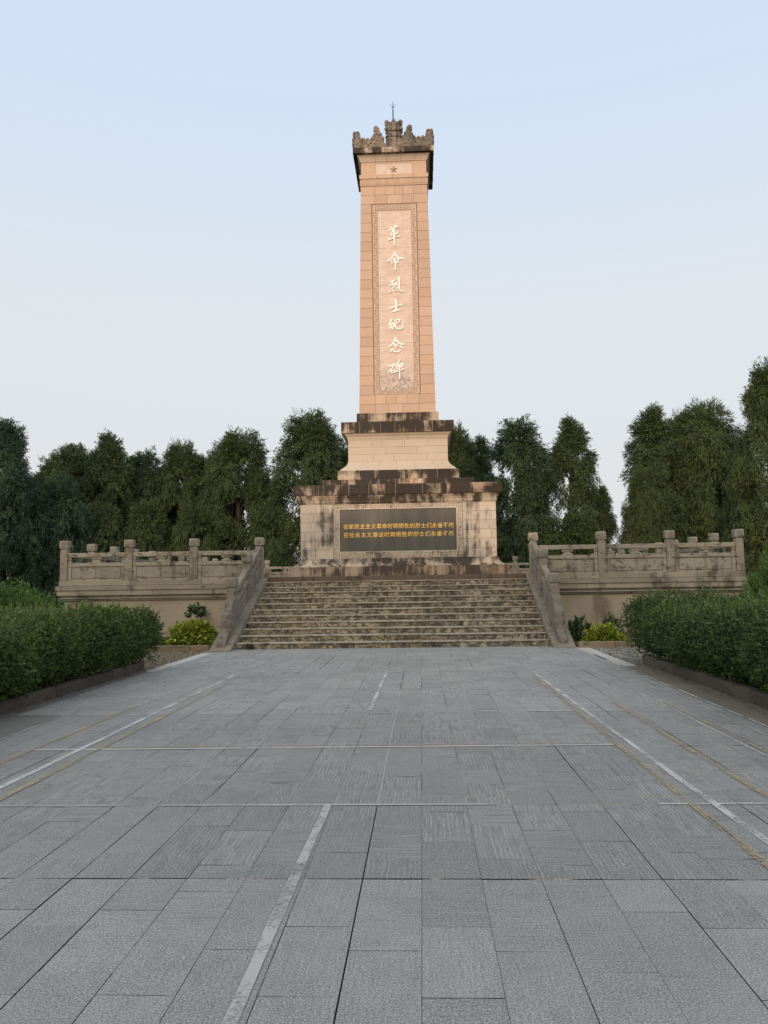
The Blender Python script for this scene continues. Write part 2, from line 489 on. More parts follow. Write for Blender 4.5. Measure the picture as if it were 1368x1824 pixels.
def leaf(name, dark, mid, light, trans=0.22, rough=0.55):
    t = NT(name)
    geo = t.n('ShaderNodeNewGeometry')
    at = t.n('ShaderNodeAttribute', attribute_name='tone').outputs['Fac']
    k = t.math('ADD', t.math('MULTIPLY', at, 0.65), t.math('MULTIPLY', geo.outputs['Random Per Island'], 0.35))
    r = t.n('ShaderNodeValToRGB'); el = r.color_ramp.elements
    el[0].position, el[0].color = 0.1, (*dark, 1); el[1].position, el[1].color = 0.92, (*light, 1)
    q = el.new(0.5); q.color = (*mid, 1)
    t.l(k, r.inputs[0])
    p = t.bsdf(r.outputs[0], rough, 0.25)
    tl = t.n('ShaderNodeBsdfTranslucent'); t.l(r.outputs[0], tl.inputs[0])
    mxs = t.n('ShaderNodeMixShader'); mxs.inputs[0].default_value = trans
    t.l(p.outputs[0], mxs.inputs[1]); t.l(tl.outputs[0], mxs.inputs[2])
    return t.done(mxs)
M['fir_dark'] = leaf('deep green sprigs', (0.016,0.032,0.017), (0.036,0.062,0.029), (0.078,0.115,0.045))
M['fir_mid'] = leaf('green sprigs', (0.019,0.035,0.015), (0.044,0.070,0.027), (0.096,0.128,0.043))
M['fir_olive'] = leaf('olive sprigs', (0.022,0.039,0.015), (0.049,0.075,0.027), (0.108,0.134,0.044))
M['fir_blue'] = leaf('blue green sprigs', (0.014,0.034,0.021), (0.030,0.062,0.036), (0.062,0.104,0.052))
M['broad'] = leaf('broad leaves', (0.015,0.028,0.010), (0.035,0.06,0.02), (0.075,0.10,0.03))
M['hedge'] = leaf('hedge leaves', (0.036,0.058,0.018), (0.085,0.130,0.036), (0.225,0.285,0.085), 0.32)
M['hedge_r'] = leaf('darker hedge leaves', (0.030,0.052,0.018), (0.070,0.115,0.036), (0.185,0.25,0.078), 0.32)
M['feather'] = leaf('feathery pale leaves', (0.03,0.06,0.02), (0.07,0.13,0.035), (0.14,0.22,0.06), 0.3)
M['golden'] = leaf('yellow green leaves', (0.025,0.05,0.012), (0.15,0.20,0.025), (0.46,0.45,0.06), 0.25, 0.4)
M['shiny'] = leaf('dark glossy leaves', (0.012,0.03,0.014), (0.03,0.06,0.024), (0.08,0.12,0.04), 0.15, 0.35)
M['weed'] = leaf('fresh weeds', (0.04,0.07,0.015), (0.10,0.16,0.03), (0.2,0.27,0.06), 0.3)
M['grove'] = leaf('grove leaves', (0.02,0.03,0.012), (0.035,0.05,0.02), (0.06,0.08,0.03), 0.1)

# ------------------------------------------------------------------ leaf meshes (numpy)
def norm(a):
    return a/np.maximum(np.linalg.norm(a, axis=1, keepdims=True), 1e-9)

def kite_mesh(name, P, D, L, Wd, N, tone, extra=None, bend=0.0):
    """one kite-shaped leaf or sprig per row"""
    n = len(P)
    S = norm(np.cross(D, N)); up = np.cross(S, D)
    L = L[:, None]; Wd = Wd[:, None]
    midp = P + D*L*0.45 + up*L*bend
    V = np.stack([P, midp + S*Wd*0.5, P + D*L, midp - S*Wd*0.5], 1).reshape(-1, 3)
    T = np.repeat(tone, 4)
    base = np.arange(n)*4
    nv = n*4
    loops = (base[:, None] + np.arange(4)).reshape(-1)
    starts = np.arange(n)*4
    if extra:
        ev, ef = extra         # trunk and limbs: verts list, quad list
        ev = np.array(ev, float); ef = np.array(ef, int)
        loops = np.concatenate([loops, (ef + nv).reshape(-1)])
        starts = np.concatenate([starts, n*4 + np.arange(len(ef))*4])
        V = np.concatenate([V, ev]); T = np.concatenate([T, np.zeros(len(ev))])
    me = bpy.data.meshes.new(name)
    me.vertices.add(len(V)); me.vertices.foreach_set('co', V.astype(np.float32).reshape(-1))
    me.loops.add(len(loops)); me.loops.foreach_set('vertex_index', loops.astype(np.int32))
    me.polygons.add(len(starts)); me.polygons.foreach_set('loop_start', starts.astype(np.int32))
    me.update(calc_edges=True); me.validate()
    a = me.attributes.new('tone', 'FLOAT', 'POINT')
    a.data.foreach_set('value', T.astype(np.float32))
    return me

def rand_dirs(n, r):
    return norm(r.normal(size=(n, 3)))

def crown(seed, h, rad, base=0.05, n_cl=80, tufts=2600, per=15, droop=0.8, sprig=(0.11, 0.22), wid=(0.034, 0.056), lean=0.0, gaps=0.0, shape=3.2, tip=0.62, belly=0.3, spread=0.095):
    """clumps through the crown's volume, each hung with tufts of drooping sprigs"""
    r = np.random.default_rng(seed)
    prof = lambda t: np.where(t < belly, 0.72+0.28*np.clip(t/belly, 0, 1), np.clip(1-np.clip((t-belly)/(1-belly), 0, 1)**shape, 0, 1)**tip)
    t = base + (0.96-base)*r.random(n_cl)**0.82
    a1, a2 = r.random(2)*6.28
    th = r.random(n_cl)*2*np.pi
    lob = 1 + 0.07*np.sin(2*th+t*7+a1) + 0.06*np.sin(t*19+a2)
    cr = rad*(0.17+0.13*r.random(n_cl))*(1.1-0.45*t)
    ch = cr*(1.2+0.9*r.random(n_cl))
    rr_ = np.maximum(0, rad*prof(t)*lob*np.sqrt(0.35+0.65*r.random(n_cl)) - cr*0.5)
    cx = rr_*np.cos(th) + lean*t*t*h; cy = rr_*np.sin(th); cz = t*h
    k = 7
    cx = np.concatenate([cx, lean*h*np.linspace(0.8, 1, k)**2+r.normal(size=k)*0.14]); cy = np.concatenate([cy, r.normal(size=k)*0.14])
    cz = np.concatenate([cz, h*np.linspace(0.80, 0.965, k)]); cr = np.concatenate([cr, rad*np.linspace(0.26, 0.09, k)]); ch = np.concatenate([ch, h*np.linspace(0.06, 0.035, k)])
    if gaps:
        keep = r.random(len(cx)) > gaps*((cz < 0.62*h) & (cz > 0.15*h))
        cx, cy, cz, cr, ch = (q[keep] for q in (cx, cy, cz, cr, ch))
    m_ = len(cx)
    wgt = cr**1.6; idx = r.choice(m_, tufts, p=wgt/wgt.sum())
    d = rand_dirs(tufts, r); f = 0.35+0.65*r.random(tufts)**0.45
    TP = np.stack([cx[idx]+d[:, 0]*cr[idx]*f, cy[idx]+d[:, 1]*cr[idx]*f, cz[idx]+d[:, 2]*ch[idx]*f], 1)
    TP[:, 2] = np.maximum(TP[:, 2], 0.15)
    axis = np.stack([(lean*(TP[:, 2]/h)**2*h), np.zeros(tufts)], 1)
    outw = TP[:, :2]-axis; outw = outw/np.maximum(np.linalg.norm(outw, axis=1, keepdims=True), 0.15)
    out3 = np.concatenate([outw, np.zeros((tufts, 1))], 1)
    hh = TP[:, 2]/h
    up = np.clip((hh-0.72)/0.28, 0, 1)[:, None]          # young shoots stand up near the tip, old ones hang
    TD = norm(out3*0.38 + d*0.28 + np.array([0, 0, -1.35])*droop*(1-1.45*up)*(0.6+0.7*r.random((tufts, 1))) + r.normal(size=(tufts, 3))*0.22)
    ct = r.random(m_); tt = r.random(tufts)
    ii = np.repeat(np.arange(tufts), per); n = len(ii)
    along = r.random(n)
    P = TP[ii] + TD[ii]*((along-0.35)*0.42)[:, None] + r.normal(size=(n, 3))*spread*np.array([1, 1, 0.7])*(0.5+0.5*(1-along))[:, None]
    D = norm(TD[ii] + r.normal(size=(n, 3))*0.34)
    L = sprig[0] + (sprig[1]-sprig[0])*r.random(n)
    Wd = wid[0] + (wid[1]-wid[0])*r.random(n)
    N = norm(out3[ii]*0.8 + d[ii]*0.4 + r.normal(size=(n, 3))*0.6)
    tone = np.clip(ct[idx][ii]*0.30 + tt[ii]**1.3*0.55 + 0.2*r.random(n), 0, 1)
    return P, D, L, Wd, N, tone, np.stack([cx, cy, cz], 1)

def trunk_parts(h, rad, centres, seed, th=0.2, lean=0.0, limbs=26):
    r = random.Random(seed)
    b = MB()
    pts = [(lean*h*t + 0.12*math.sin(3*t+seed), 0.1*math.cos(4*t+seed)-0.1, h*0.93*t) for t in (0, 0.15, 0.35, 0.55, 0.75, 1.0)]
    b.tube(pts, [th*1.25, th, th*0.85, th*0.62, th*0.4, th*0.1], 8)
    cs = list(centres); r.shuffle(cs)
    for c in cs[:limbs]:
        z0 = max(0.5, c[2]-0.55*math.hypot(c[0], c[1])-0.4)
        t = z0/(h*0.93)
        o = Vector((lean*h*t + 0.12*math.sin(3*t+seed), 0.1*math.cos(4*t+seed)-0.1, z0))
        e_ = Vector(c)
        mid = (o+e_)/2 + Vector((0, 0, 0.12*(e_-o).length))
        b.tube([o, mid, e_], [th*0.32, th*0.2, th*0.07], 5)
    return b

def make_tree_meshes(key, seed, h, rad, mat, **kw):
    P, D, L, Wd, N, tone, cen = crown(seed, h, rad, **kw)
    mid_ = (P[:, 2] > 0.2*h) & (P[:, 2] < 0.6*h)
    R0[key.split()[-1]] = float(np.percentile(np.hypot(P[mid_, 0]-kw.get('lean', 0)*(P[mid_, 2]/h)**2*h, P[mid_, 1]), 90))
    me = kite_mesh(key+' crown', P, D, L, Wd, N, tone)
    me.materials.append(mat)
    b = trunk_parts(h, rad, cen, seed, 0.022*h, kw.get('lean', 0.0))
    mt = bpy.data.meshes.new(key+' trunk'); b.bm.to_mesh(mt); b.bm.free()
    mt.materials.append(M['bark'])
    return me, mt

def plant_tree(name, meshes, loc, sc, rz, label, cat, group):
    t = thing(name, loc, label, cat, group, rz)
    t.scale = sc
    for nm, me in zip(('crown', 'trunk'), meshes):
        o = bpy.data.objects.new(nm, me); COL.objects.link(o); o.parent = t
    return t

def leaf_cloud(name, c, rad, n, size, mat, seed, up=0.5, shell=0.5, parent=None, ratio=0.45, tone_lo=0.0, flat=0.6):
    """bush foliage: leaves over an uneven dome"""
    r = np.random.default_rng(seed)
    d = rand_dirs(n, r); d[:, 2] = np.abs(d[:, 2])*1.0 - 0.15*r.random(n)
    lump = 1 + 0.16*np.sin(d[:, 0]*5+seed)*np.cos(d[:, 1]*6+d[:, 2]*4) + 0.08*np.sin(d[:, 0]*13+d[:, 2]*11)
    f = (shell + (1-shell)*r.random(n)**0.5)*lump
    P = np.array(c) + d*np.array(rad)*f[:, None]
    D = norm(d*0.8 + np.array([0, 0, up]) + r.normal(size=(n, 3))*0.5)
    L = size*(0.6+0.8*r.random(n)); Wd = L*ratio*(0.8+0.4*r.random(n))
    N = norm(d*flat + np.array([0, 0, 0.5]) + r.normal(size=(n, 3))*0.6)
    tone = np.clip(tone_lo + (f-shell)/(1.2-shell)*0.6 + 0.35*r.random(n), 0, 1)
    me = kite_mesh(name, P, D, L, Wd, N, tone, bend=0.06)
    return finish(name, me, mat, parent)

# ------------------------------------------------------------------ setting: ground and paving
AX = -0.735                       # the axis of stairs and monument
b = MB(); b.poly([(-600, -300, -0.03), (600, -300, -0.03), (600, 1500, -0.03), (-600, 1500, -0.03)])
tag(b.build('ground', M['ground']), kind='structure')

b = MB(); b.box(-5.0, 3.95, 0.6, 5.58, -0.028, -0.007)
tag(b.build('paving_bed', M['bed']), kind='structure')
b = MB(); b.box(-5.0, 3.95, 5.582, 18.95, -0.028, -0.0045)
tag(b.build('paving_bed', M['dusty_bed']), kind='structure')

def paving():
    r = random.Random(3)
    verts, faces, lw, ch, sh, mi = [], [], [], [], [], []
    bands = [0.7, 4.22, 5.58, 7.50, 9.50, 11.45, 13.70, 15.30, 16.90, 18.93]
    gx = {k: r.choice((0.0011, 0.0017, 0.0023, 0.0034)) for k in range(-17, 14)}
    gy = {4.22: 0.0062, 5.58: 0.003, 7.50: 0.003}
    for k in range(-16, 12):
        x0, x1 = -0.028+0.3*k, -0.028+0.3*(k+1)
        if k == 11: x1 = 3.42
        for y0b, y1b in zip(bands, bands[1:]):
            if k < -14 and y1b <= 9.6: continue
            ys = [y0b]
            y = y0b + r.choice((0.2, 0.3, 0.4, 0.6))
            if y0b == 0.7:
                ys = [0.7]; y = 0.7 + ((4.22 - (0.57 if k % 2 == 0 else 0.20) - 0.7) % 0.6)
            while y < y1b-0.12:
                ys.append(y); y += 0.6 if r.random() > 0.12 else 0.4
            ys.append(y1b)
            for ya, yb in zip(ys, ys[1:]):
                far = 0.0024 if ya > 5.5 else 0.0
                gl, gr = gx[k]+far, gx[k+1]+far
                ga = gy.get(ya, 0.0011)+far; gb = gy.get(yb, 0.0011)+far
                z = r.uniform(-0.0012, 0.0012)
                zz = [z+r.uniform(-0.0007, 0.0007) for _ in range(4)]
                i = len(verts)
                verts += [(x0+gl, ya+ga, zz[0]), (x1-gr, ya+ga, zz[1]), (x1-gr, yb-gb, zz[2]), (x0+gl, yb-gb, zz[3])]
                verts += [(x0+gl, ya+ga, -0.006), (x1-gr, ya+ga, -0.006), (x1-gr, yb-gb, -0.006), (x0+gl, yb-gb, -0.006)]
                faces += [(i, i+1, i+2, i+3), (i, i+4, i+5, i+1), (i+1, i+5, i+6, i+2), (i+2, i+6, i+7, i+3), (i+3, i+7, i+4, i)]
                l_ = 1.0 if r.random() < 0.6 else 0.0
                near = min(1.0, max(0.0, (ya-3.0)/2.5))
                c_ = (0.25+0.75*near)*r.choice((0.35, 0.7, 1.0, 1.0, 0.85))
                mi += [0]+[1 if ya < 5.5 else 2]*4
                lw += [l_]*8; ch += [c_]*8
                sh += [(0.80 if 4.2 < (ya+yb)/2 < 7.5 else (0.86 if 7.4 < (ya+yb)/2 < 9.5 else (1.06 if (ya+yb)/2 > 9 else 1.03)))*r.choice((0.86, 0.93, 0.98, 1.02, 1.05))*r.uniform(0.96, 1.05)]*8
    me = bpy.data.meshes.new('paving'); me.from_pydata(verts, [], faces)
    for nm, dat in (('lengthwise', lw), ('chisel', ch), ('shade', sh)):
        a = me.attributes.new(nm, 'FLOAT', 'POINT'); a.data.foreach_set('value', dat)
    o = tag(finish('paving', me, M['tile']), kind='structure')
    me.materials.append(M['bed']); me.materials.append(M['dusty_bed'])      # dirt packed along the edges of the joints
    me.polygons.foreach_set('material_index', mi)
    me.update()
paving()

b = MB(); b.box(-5.02, -4.232, 0.6, 9.5, -0.02, 0.002); b.box(-5.02, -4.832, 9.505, 14.35, -0.02, 0.002)
tag(b.build('cement_path', M['cement']), kind='structure')
b = MB(); b.box(3.425, 3.95, 0.6, 14.5, -0.02, 0.001)
tag(b.build('cement_verge', M['verge']), kind='structure')
b = MB()
for i in range(4):
    b.box(-4.90, -4.70 if i else -4.74, 14.2+0.94*i, 14.2+0.94*(i+1)-0.006, -0.02, 0.004)
tag(b.build('edging_path', M['strip']), kind='structure')
b = MB()
for i in range(4):
    b.box(3.50, 3.70, 14.35+0.89*i, 14.35+0.89*(i+1)-0.006, -0.02, 0.004)
tag(b.build('edging_path', M['strip']), kind='structure')

def line(pts, wd, mat, z=0.0055, name='court_line'):
    """a hand-painted band following pts on the paving"""
    r = random.Random(len(pts)*17+int(abs(pts[0][0]*100)))
    P = [Vector((*p, 0)) for p in pts]
    out = [P[0]]
    for a, c in zip(P, P[1:]):
        n = max(2, int((c-a).length/0.35))
        out += [a.lerp(c, (i+1)/n) for i in range(n)]
    d = (P[-1]-P[0]).normalized(); s = Vector((-d.y, d.x, 0))
    L_, R_ = [], []
    for p in out:
        j = Vector(s)*r.uniform(-0.004, 0.004)
        hw = wd/2*(1+r.uniform(-0.12, 0.12))
        L_.append(p+j+s*hw); R_.append(p+j-s*hw)
    bb = MB()
    vl = [bb.bm.verts.new((v.x, v.y, z)) for v in L_]; vr = [bb.bm.verts.new((v.x, v.y, z)) for v in R_]
    for i in range(len(vl)-1):
        bb.bm.faces.new((vr[i], vr[i+1], vl[i+1], vl[i]))
    return tag(bb.build(name, mat), kind='structure')

W_, WT, Y_, YT = M['white_line'], M['white_thin'], M['yellow_line'], M['yellow_thin']
line([(-3.20, 5.2), (-3.18, 9.0), (-3.15, 14.0)], 0.055, W_)
line([(1.96, 3.6), (1.90, 6.0), (1.84, 10.0), (1.81, 13.6)], 0.05, W_, 0.0060)
line([(-0.62, 13.95), (-0.64, 9.66)], 0.05, W_, 0.0057)
line([(-0.66, 5.60), (-0.675, 4.4), (-0.685, 2.2)], 0.055, M['white_near'], 0.0057)
line([(-3.63, 7.46), (1.71, 7.56)], 0.042, M['white_cross'], 0.0050)
line([(-3.55, 9.45), (-0.2, 9.47)], 0.03, WT, 0.0050)
line([(0.9, 9.50), (2.29, 9.50)], 0.03, W_, 0.0050)
line([(-2.95, 5.57), (0.5, 5.59)], 0.03, M['white_near'], 0.0050)
line([(1.55, 5.59), (2.6, 5.585)], 0.03, W_, 0.0050)
line([(-3.15, 13.98), (1.81, 13.62)], 0.035, WT, 0.0050)
line([(-3.60, 10.14), (-3.53, 15.2)], 0.05, WT, 0.0052)
line([(-3.66, 5.4), (-3.60, 10.14)], 0.055, Y_, 0.0052)
line([(-3.03, 4.6), (-3.0, 8.5), (-2.97, 12.5)], 0.05, Y_, 0.0064)
line([(1.78, 3.4), (1.76, 6.0), (1.73, 12.95)], 0.052, Y_, 0.0066)
line([(2.34, 4.6), (2.33, 6.0), (2.31, 10.2)], 0.052, Y_, 0.0062)
line([(2.95, 6.2), (2.91, 10.16)], 0.045, Y_, 0.0062)
line([(-3.0, 7.56), (1.6, 7.63)], 0.04, Y_, 0.0046)
line([(-2.9, 8.42), (0.2, 8.5)], 0.03, YT, 0.0046)
line([(3.43, 4.0), (3.44, 14.4)], 0.03, W_, 0.0075)
line([(2.86, 7.0), (2.83, 16.4)], 0.03, WT, 0.0052)
line([(-4.80, 11.2), (-4.78, 14.2)], 0.03, W_, 0.0075)
line([(-4.20, 7.0), (-4.21, 10.0)], 0.025, WT, 0.0075)

# pebble beds by the foot of the terrace
def pebbles(x0, x1, y0, y1, mat, seed, n):
    b = MB(); b.box(x0, x1, y0, y1, -0.025, -0.008)
    tag(b.build('pebble_path', mat), kind='structure')
    r = np.random.default_rng(seed)
    oct_ = np.array([(1,0,0),(0.5,0.87,0),(-0.5,0.87,0),(-1,0,0),(-0.5,-0.87,0),(0.5,-0.87,0),(0.55,0.3,0.7),(-0.1,0.6,0.7),(-0.6,0,0.72),(0,-0.55,0.7),(0,0,0.9)])
    fc = [(0,1,6),(1,7,6),(1,2,7),(2,8,7),(2,3,8),(3,4,8),(4,9,8),(4,5,9),(5,0,9),(0,6,9),(6,7,10),(7,8,10),(8,9,10),(9,6,10)]
    V, Fc = [], []
    for i in range(n):
        s = r.uniform(0.016, 0.034); a = r.random()*6.28
        p = oct_*np.array([s, s*r.uniform(0.6, 1), s*r.uniform(0.5, 0.8)])
        q = np.stack([p[:, 0]*math.cos(a)-p[:, 1]*math.sin(a), p[:, 0]*math.sin(a)+p[:, 1]*math.cos(a), p[:, 2]], 1)
        q += np.array([r.uniform(x0+0.03, x1-0.03), r.uniform(y0+0.03, y1-0.03), -0.012])
        k = len(V); V += [tuple(v) for v in q]; Fc += [(a_+k, b_+k, c_+k) for a_, b_, c_ in fc]
    me = bpy.data.meshes.new('pebbles'); me.from_pydata(V, [], Fc)
    o = finish('pebbles', me, mat, None, None, True)
    tag(o, kind='stuff')
    return o
tag(pebbles(-8.5, -4.905, 14.6, 18.62, M['pebble_brown'], 5, 6500), 'brown pebbles set in the ground beside the white strip on the left', 'pebbles')
tag(pebbles(3.705, 6.6, 14.7, 18.42, M['pebble_grey'], 6, 5500), 'grey pebbles set in the ground beside the white strip on the right', 'pebbles')

# kerbs
def kerb(x, y0, y1, label, wd=0.15, h=0.16, mat=M['kerb']):
    r = random.Random(int(abs(x)*100))
    b = MB(); y = y0
    while y < y1-0.05:
        l_ = min(1.0, y1-y)
        dx = r.uniform(-0.008, 0.008)
        b.box(x-wd/2+dx, x+wd/2+dx, y+0.004, y+l_-0.004, -0.03, h+r.uniform(-0.008, 0.008), 0.018, 2)
        y += l_
    return tag(b.build('stone_kerb', mat, None, (x, y0, 0)), label, 'kerb')
kerb(-5.10, 3.0, 14.5, 'dark weathered kerb under the left hedge')
kerb(3.98, 3.0, 14.75, 'dark weathered kerb under the right hedge')
def bed_kerb(x0, x1, y, label):
    b = MB(); x = x0
    while x < x1-0.05:
        l_ = min(0.8, x1-x); b.box(x+0.004, x+l_-0.004, y, y+0.14, -0.03, 0.125, 0.015); x += l_
    return tag(b.build('bed_kerb', M['bedkerb'], None, ((x0+x1)/2, y, 0)), label, 'kerb')
bed_kerb(-8.6, -4.95, 18.64, 'low mossy kerb of the flower bed left of the stairs')
bed_kerb(3.50, 6.7, 18.44, 'low mossy kerb of the flower bed right of the stairs')
b = MB(); b.box(-10.3, -4.9, 18.79, 22.98, -0.03, 0.07); tag(b.build('soil_bed_ground', M['soil']), kind='structure')
b = MB(); b.box(3.45, 8.8, 18.59, 22.98, -0.03, 0.07); tag(b.build('soil_bed_ground', M['soil']), kind='structure')

# ------------------------------------------------------------------ terrace
FZ = 1.72                      # terrace floor
BY = 22.95                     # front balustrade line
HX = 9.6                       # half width of the terrace at the posts
RY = 43.85                     # rear balustrade line
ST = 3.655                     # half width of the stairs
ter = thing('stone_terrace', (AX, 29.0, 0), 'broad brown stone terrace with moulded cornice that carries the tall monument', 'terrace')
r = random.Random(5)
for s in (-1, 1):
    xa, xb = AX+s*(ST+0.02), AX+s*(HX+0.02)
    b = MB(); b.box(min(xa, xb), max(xa, xb), BY+0.02, 23.06, -0.02, 1.12); b.build('wall', M['wall'], ter)
    b = MB(); b.box(min(AX+s*(HX+0.02), AX+s*(HX-0.2)), max(AX+s*(HX+0.02), AX+s*(HX-0.2)), 23.062, RY+0.1, -0.02, 1.12); b.build('wall', M['wall'], ter)
    b = MB(); c = MB()
    for z0, z1, o_ in ((1.55, 1.70, 0.13), (1.415, 1.545, 0.20), (1.27, 1.41, 0.17), (1.215, 1.265, 0.09), (1.17, 1.21, 0.12), (1.12, 1.166, 0.06)):
        x = ST+0.02
        while x < HX+o_:
            l_ = min(r.uniform(1.5, 2.1) if z1-z0 > 0.1 else 20, HX+o_-x)
            if HX+o_-x-l_ < 0.3: l_ = HX+o_-x
            xa, xb = AX+s*x, AX+s*(x+l_)
            b.box(min(xa, xb)+0.003, max(xa, xb)-0.003, BY+0.02-o_, BY+0.3, z0, z1, 0.008)
            x += l_
        xa, xb = AX+s*(HX-0.3), AX+s*(HX+o_)
        c.box(min(xa, xb), max(xa, xb), BY+0.304, RY+0.15, z0, z1)
    b.build('cornice', M['terr'], ter); c.build('cornice', M['terr'], ter)
b = MB()
x = -ST
for wdt in (1.3, 1.7, 1.45, 1.6, 1.26):
    b.box(AX+x+0.003, AX+x+wdt-0.003, 23.02, 23.6, 1.50, FZ, 0.006); x += wdt
b.box(AX-HX+0.02, AX+HX-0.02, 23.602, RY+0.12, 1.45, FZ-0.003)
b.build('floor', M['edge'], ter)

# stairs
stairs = thing('stone_staircase', (AX, 18.95, 0), 'wide flight of mossy stone steps between two sloping balustrades', 'staircase')
TR, RI = 0.37, 0.1435
r = random.Random(11)
for i in range(11):
    y = 18.95+TR*i; z0 = RI*i; z1 = RI*(i+1)
    b = MB(); x = -ST
    while x < ST-0.02:
        l_ = r.uniform(0.55, 1.25)
        if ST-x-l_ < 0.35: l_ = ST-x
        b.box(AX+x+0.003, AX+x+l_-0.003, y+r.uniform(0.0, 0.006), y+TR+0.25, max(-0.02, z0-0.02), z1-0.028)
        x += l_
    st_ = b.build('step', M['riser'], stairs)
    b = MB(); x = -ST
    while x < ST-0.02:
        l_ = r.uniform(1.0, 1.9)
        if ST-x-l_ < 0.5: l_ = ST-x
        b.box(AX+x+0.002, AX+x+l_-0.002, y-0.022+r.uniform(-0.004, 0.004), y+TR+0.02-0.025, z1-0.026, z1+r.uniform(-0.003, 0.002), 0.007)
        x += l_
    b.build('tread', M['tread'], st_)
def zc(y): return 0.04+0.386*(y-18.45)
for s in (-1, 1):
    xa, xb = AX+s*(ST+0.004), AX+s*(ST+0.50)
    b = MB()
    P = [(18.32, 0.0-0.02), (18.32, 0.035), (18.42, 0.045), (22.78, zc(22.78)), (22.78, 0.0)]
    b.prism(P, lambda a, c, d: (d, a, c), min(xa, xb), max(xa, xb))
    b.build('cheek_wall', M['balside'], stairs, bevel=0.012)

# ------------------------------------------------------------------ balustrades
def post(parent, x, y, zb, zt, mat):
    b = MB()
    b.box(x-0.108, x+0.108, y-0.108, y+0.108, zb, zt-0.27, 0.012)
    b.box(x-0.09, x+0.09, y-0.09, y+0.09, zt-0.272, zt-0.235)
    p = b.build('post', mat, parent)
    b = MB()
    b.box(x-0.13, x+0.13, y-0.13, y+0.13, zt-0.235, zt, 0.028, 2)
    for (dx, dy) in ((0, -1), (0, 1), (1, 0), (-1, 0)):      # carved square on each face of the cap
        if dy: b.box(x-0.07, x+0.07, y+dy*0.134-0.006, y+dy*0.134+0.006, zt-0.19, zt-0.055, 0.004)
        else: b.box(x+dx*0.134-0.006, x+dx*0.134+0.006, y-0.07, y+0.07, zt-0.19, zt-0.055, 0.004)
    b.build('post_cap', mat, p)
    return p

def bay(parent, p0, p1, zb, mat, detail=True, panel=True):
    """one bay from post centre p0 to p1 along a straight line (x or y run)"""
    p0 = Vector(p0); p1 = Vector(p1); d = (p1-p0); L_ = d.length; d.normalize(); n = Vector((d.y, -d.x))
    def bx(b, s0, s1, t0, t1, z0, z1, bev=0.0):
        q0 = p0+d*s0+n*t0; q1 = p0+d*s1+n*t1
        b.box(min(q0.x, q1.x), max(q0.x, q1.x), min(q0.y, q1.y), max(q0.y, q1.y), z0, z1, bev)
    a, e_ = 0.108, L_-0.108
    b = MB(); bx(b, a, e_, -0.075, 0.075, zb+0.67, zb+0.80, 0.014); b.build('top_rail', mat, parent)
    b = MB(); bx(b, a, e_, -0.07, 0.07, zb+0.40, zb+0.51, 0.012); b.build('middle_rail', mat, parent)
    b = MB()
    bx(b, a+0.10, e_-0.10, -0.035, 0.035, zb, zb+0.40)
    for s0, s1 in ((a, a+0.10), (e_-0.10, e_)): bx(b, s0, s1, -0.06, 0.06, zb, zb+0.40, 0.006)
    bx(b, a+0.102, e_-0.102, -0.045, 0.045, zb+0.001, zb+0.035)
    if detail:
        mid = (a+e_)/2; w_ = (e_-a-0.2)/2
        for c_ in (mid-w_/2, mid+w_/2):
            for t in (1, -1):
                hw, cc = w_/2-0.035, 0.04
                z0, z1 = zb+0.065, zb+0.375
                O = [(-hw+cc, z0), (hw-cc, z0), (hw-cc*0.5, z0+cc*0.45), (hw, z0+cc), (hw, z1-cc), (hw-cc*0.5, z1-cc*0.45), (hw-cc, z1), (-hw+cc, z1), (-hw+cc*0.5, z1-cc*0.45), (-hw, z1-cc), (-hw, z0+cc), (-hw+cc*0.5, z0+cc*0.45)]
                def fn(u, z, dd, c_=c_, t=t):
                    q = p0+d*(c_+u)+n*(t*dd); return (q.x, q.y, z)
                b.prism(O, fn, 0.034, 0.054)
    b.build('panel', mat, parent)
    if detail:
        for c_, hw in ((a+0.055, 0.055), ((a+e_)/2, 0.16), (e_-0.055, 0.055)):
            b = MB()
            bx(b, c_-hw, c_+hw, -0.06, 0.06, zb+0.605, zb+0.669, 0.01)
            bx(b, c_-hw*0.6, c_+hw*0.6, -0.045, 0.045, zb+0.56, zb+0.605)
            bx(b, c_-hw*0.95, c_+hw*0.95, -0.058, 0.058, zb+0.511, zb+0.56, 0.01)
            b.build('bracket', mat, parent)

PT = 2.865
GB = 'stone balustrades round the terrace'
for s, nm in ((-1, 'front balustrade of weathered stone panels to the left of the stairs'), (1, 'front balustrade of weathered stone panels to the right of the stairs')):
    t = thing('stone_balustrade', (AX+s*6.75, BY, 1.70), nm, 'balustrade', GB)
    xs = [AX+s*q for q in (3.9, 5.8, 7.7, 9.6)]
    for x in xs: post(t, x, BY, 1.70, PT, M['bal'])
    for xa, xb in zip(xs, xs[1:]): bay(t, (xa, BY), (xb, BY), 1.70, M['bal'])
for s, nm in ((-1, 'side balustrade running back along the left edge of the terrace'), (1, 'side balustrade running back along the right edge of the terrace')):
    t = thing('stone_balustrade', (AX+s*HX, BY+1.9, 1.70), nm, 'balustrade', GB)
    ys = [BY+1.9*k for k in range(0, 12)]
    for y in ys[1:]: post(t, AX+s*HX, y, 1.70, PT, M['bal'])
    for ya, yb in zip(ys, ys[1:]): bay(t, (AX+s*HX, ya), (AX+s*HX, yb), 1.70, M['bal'], ya < 30)
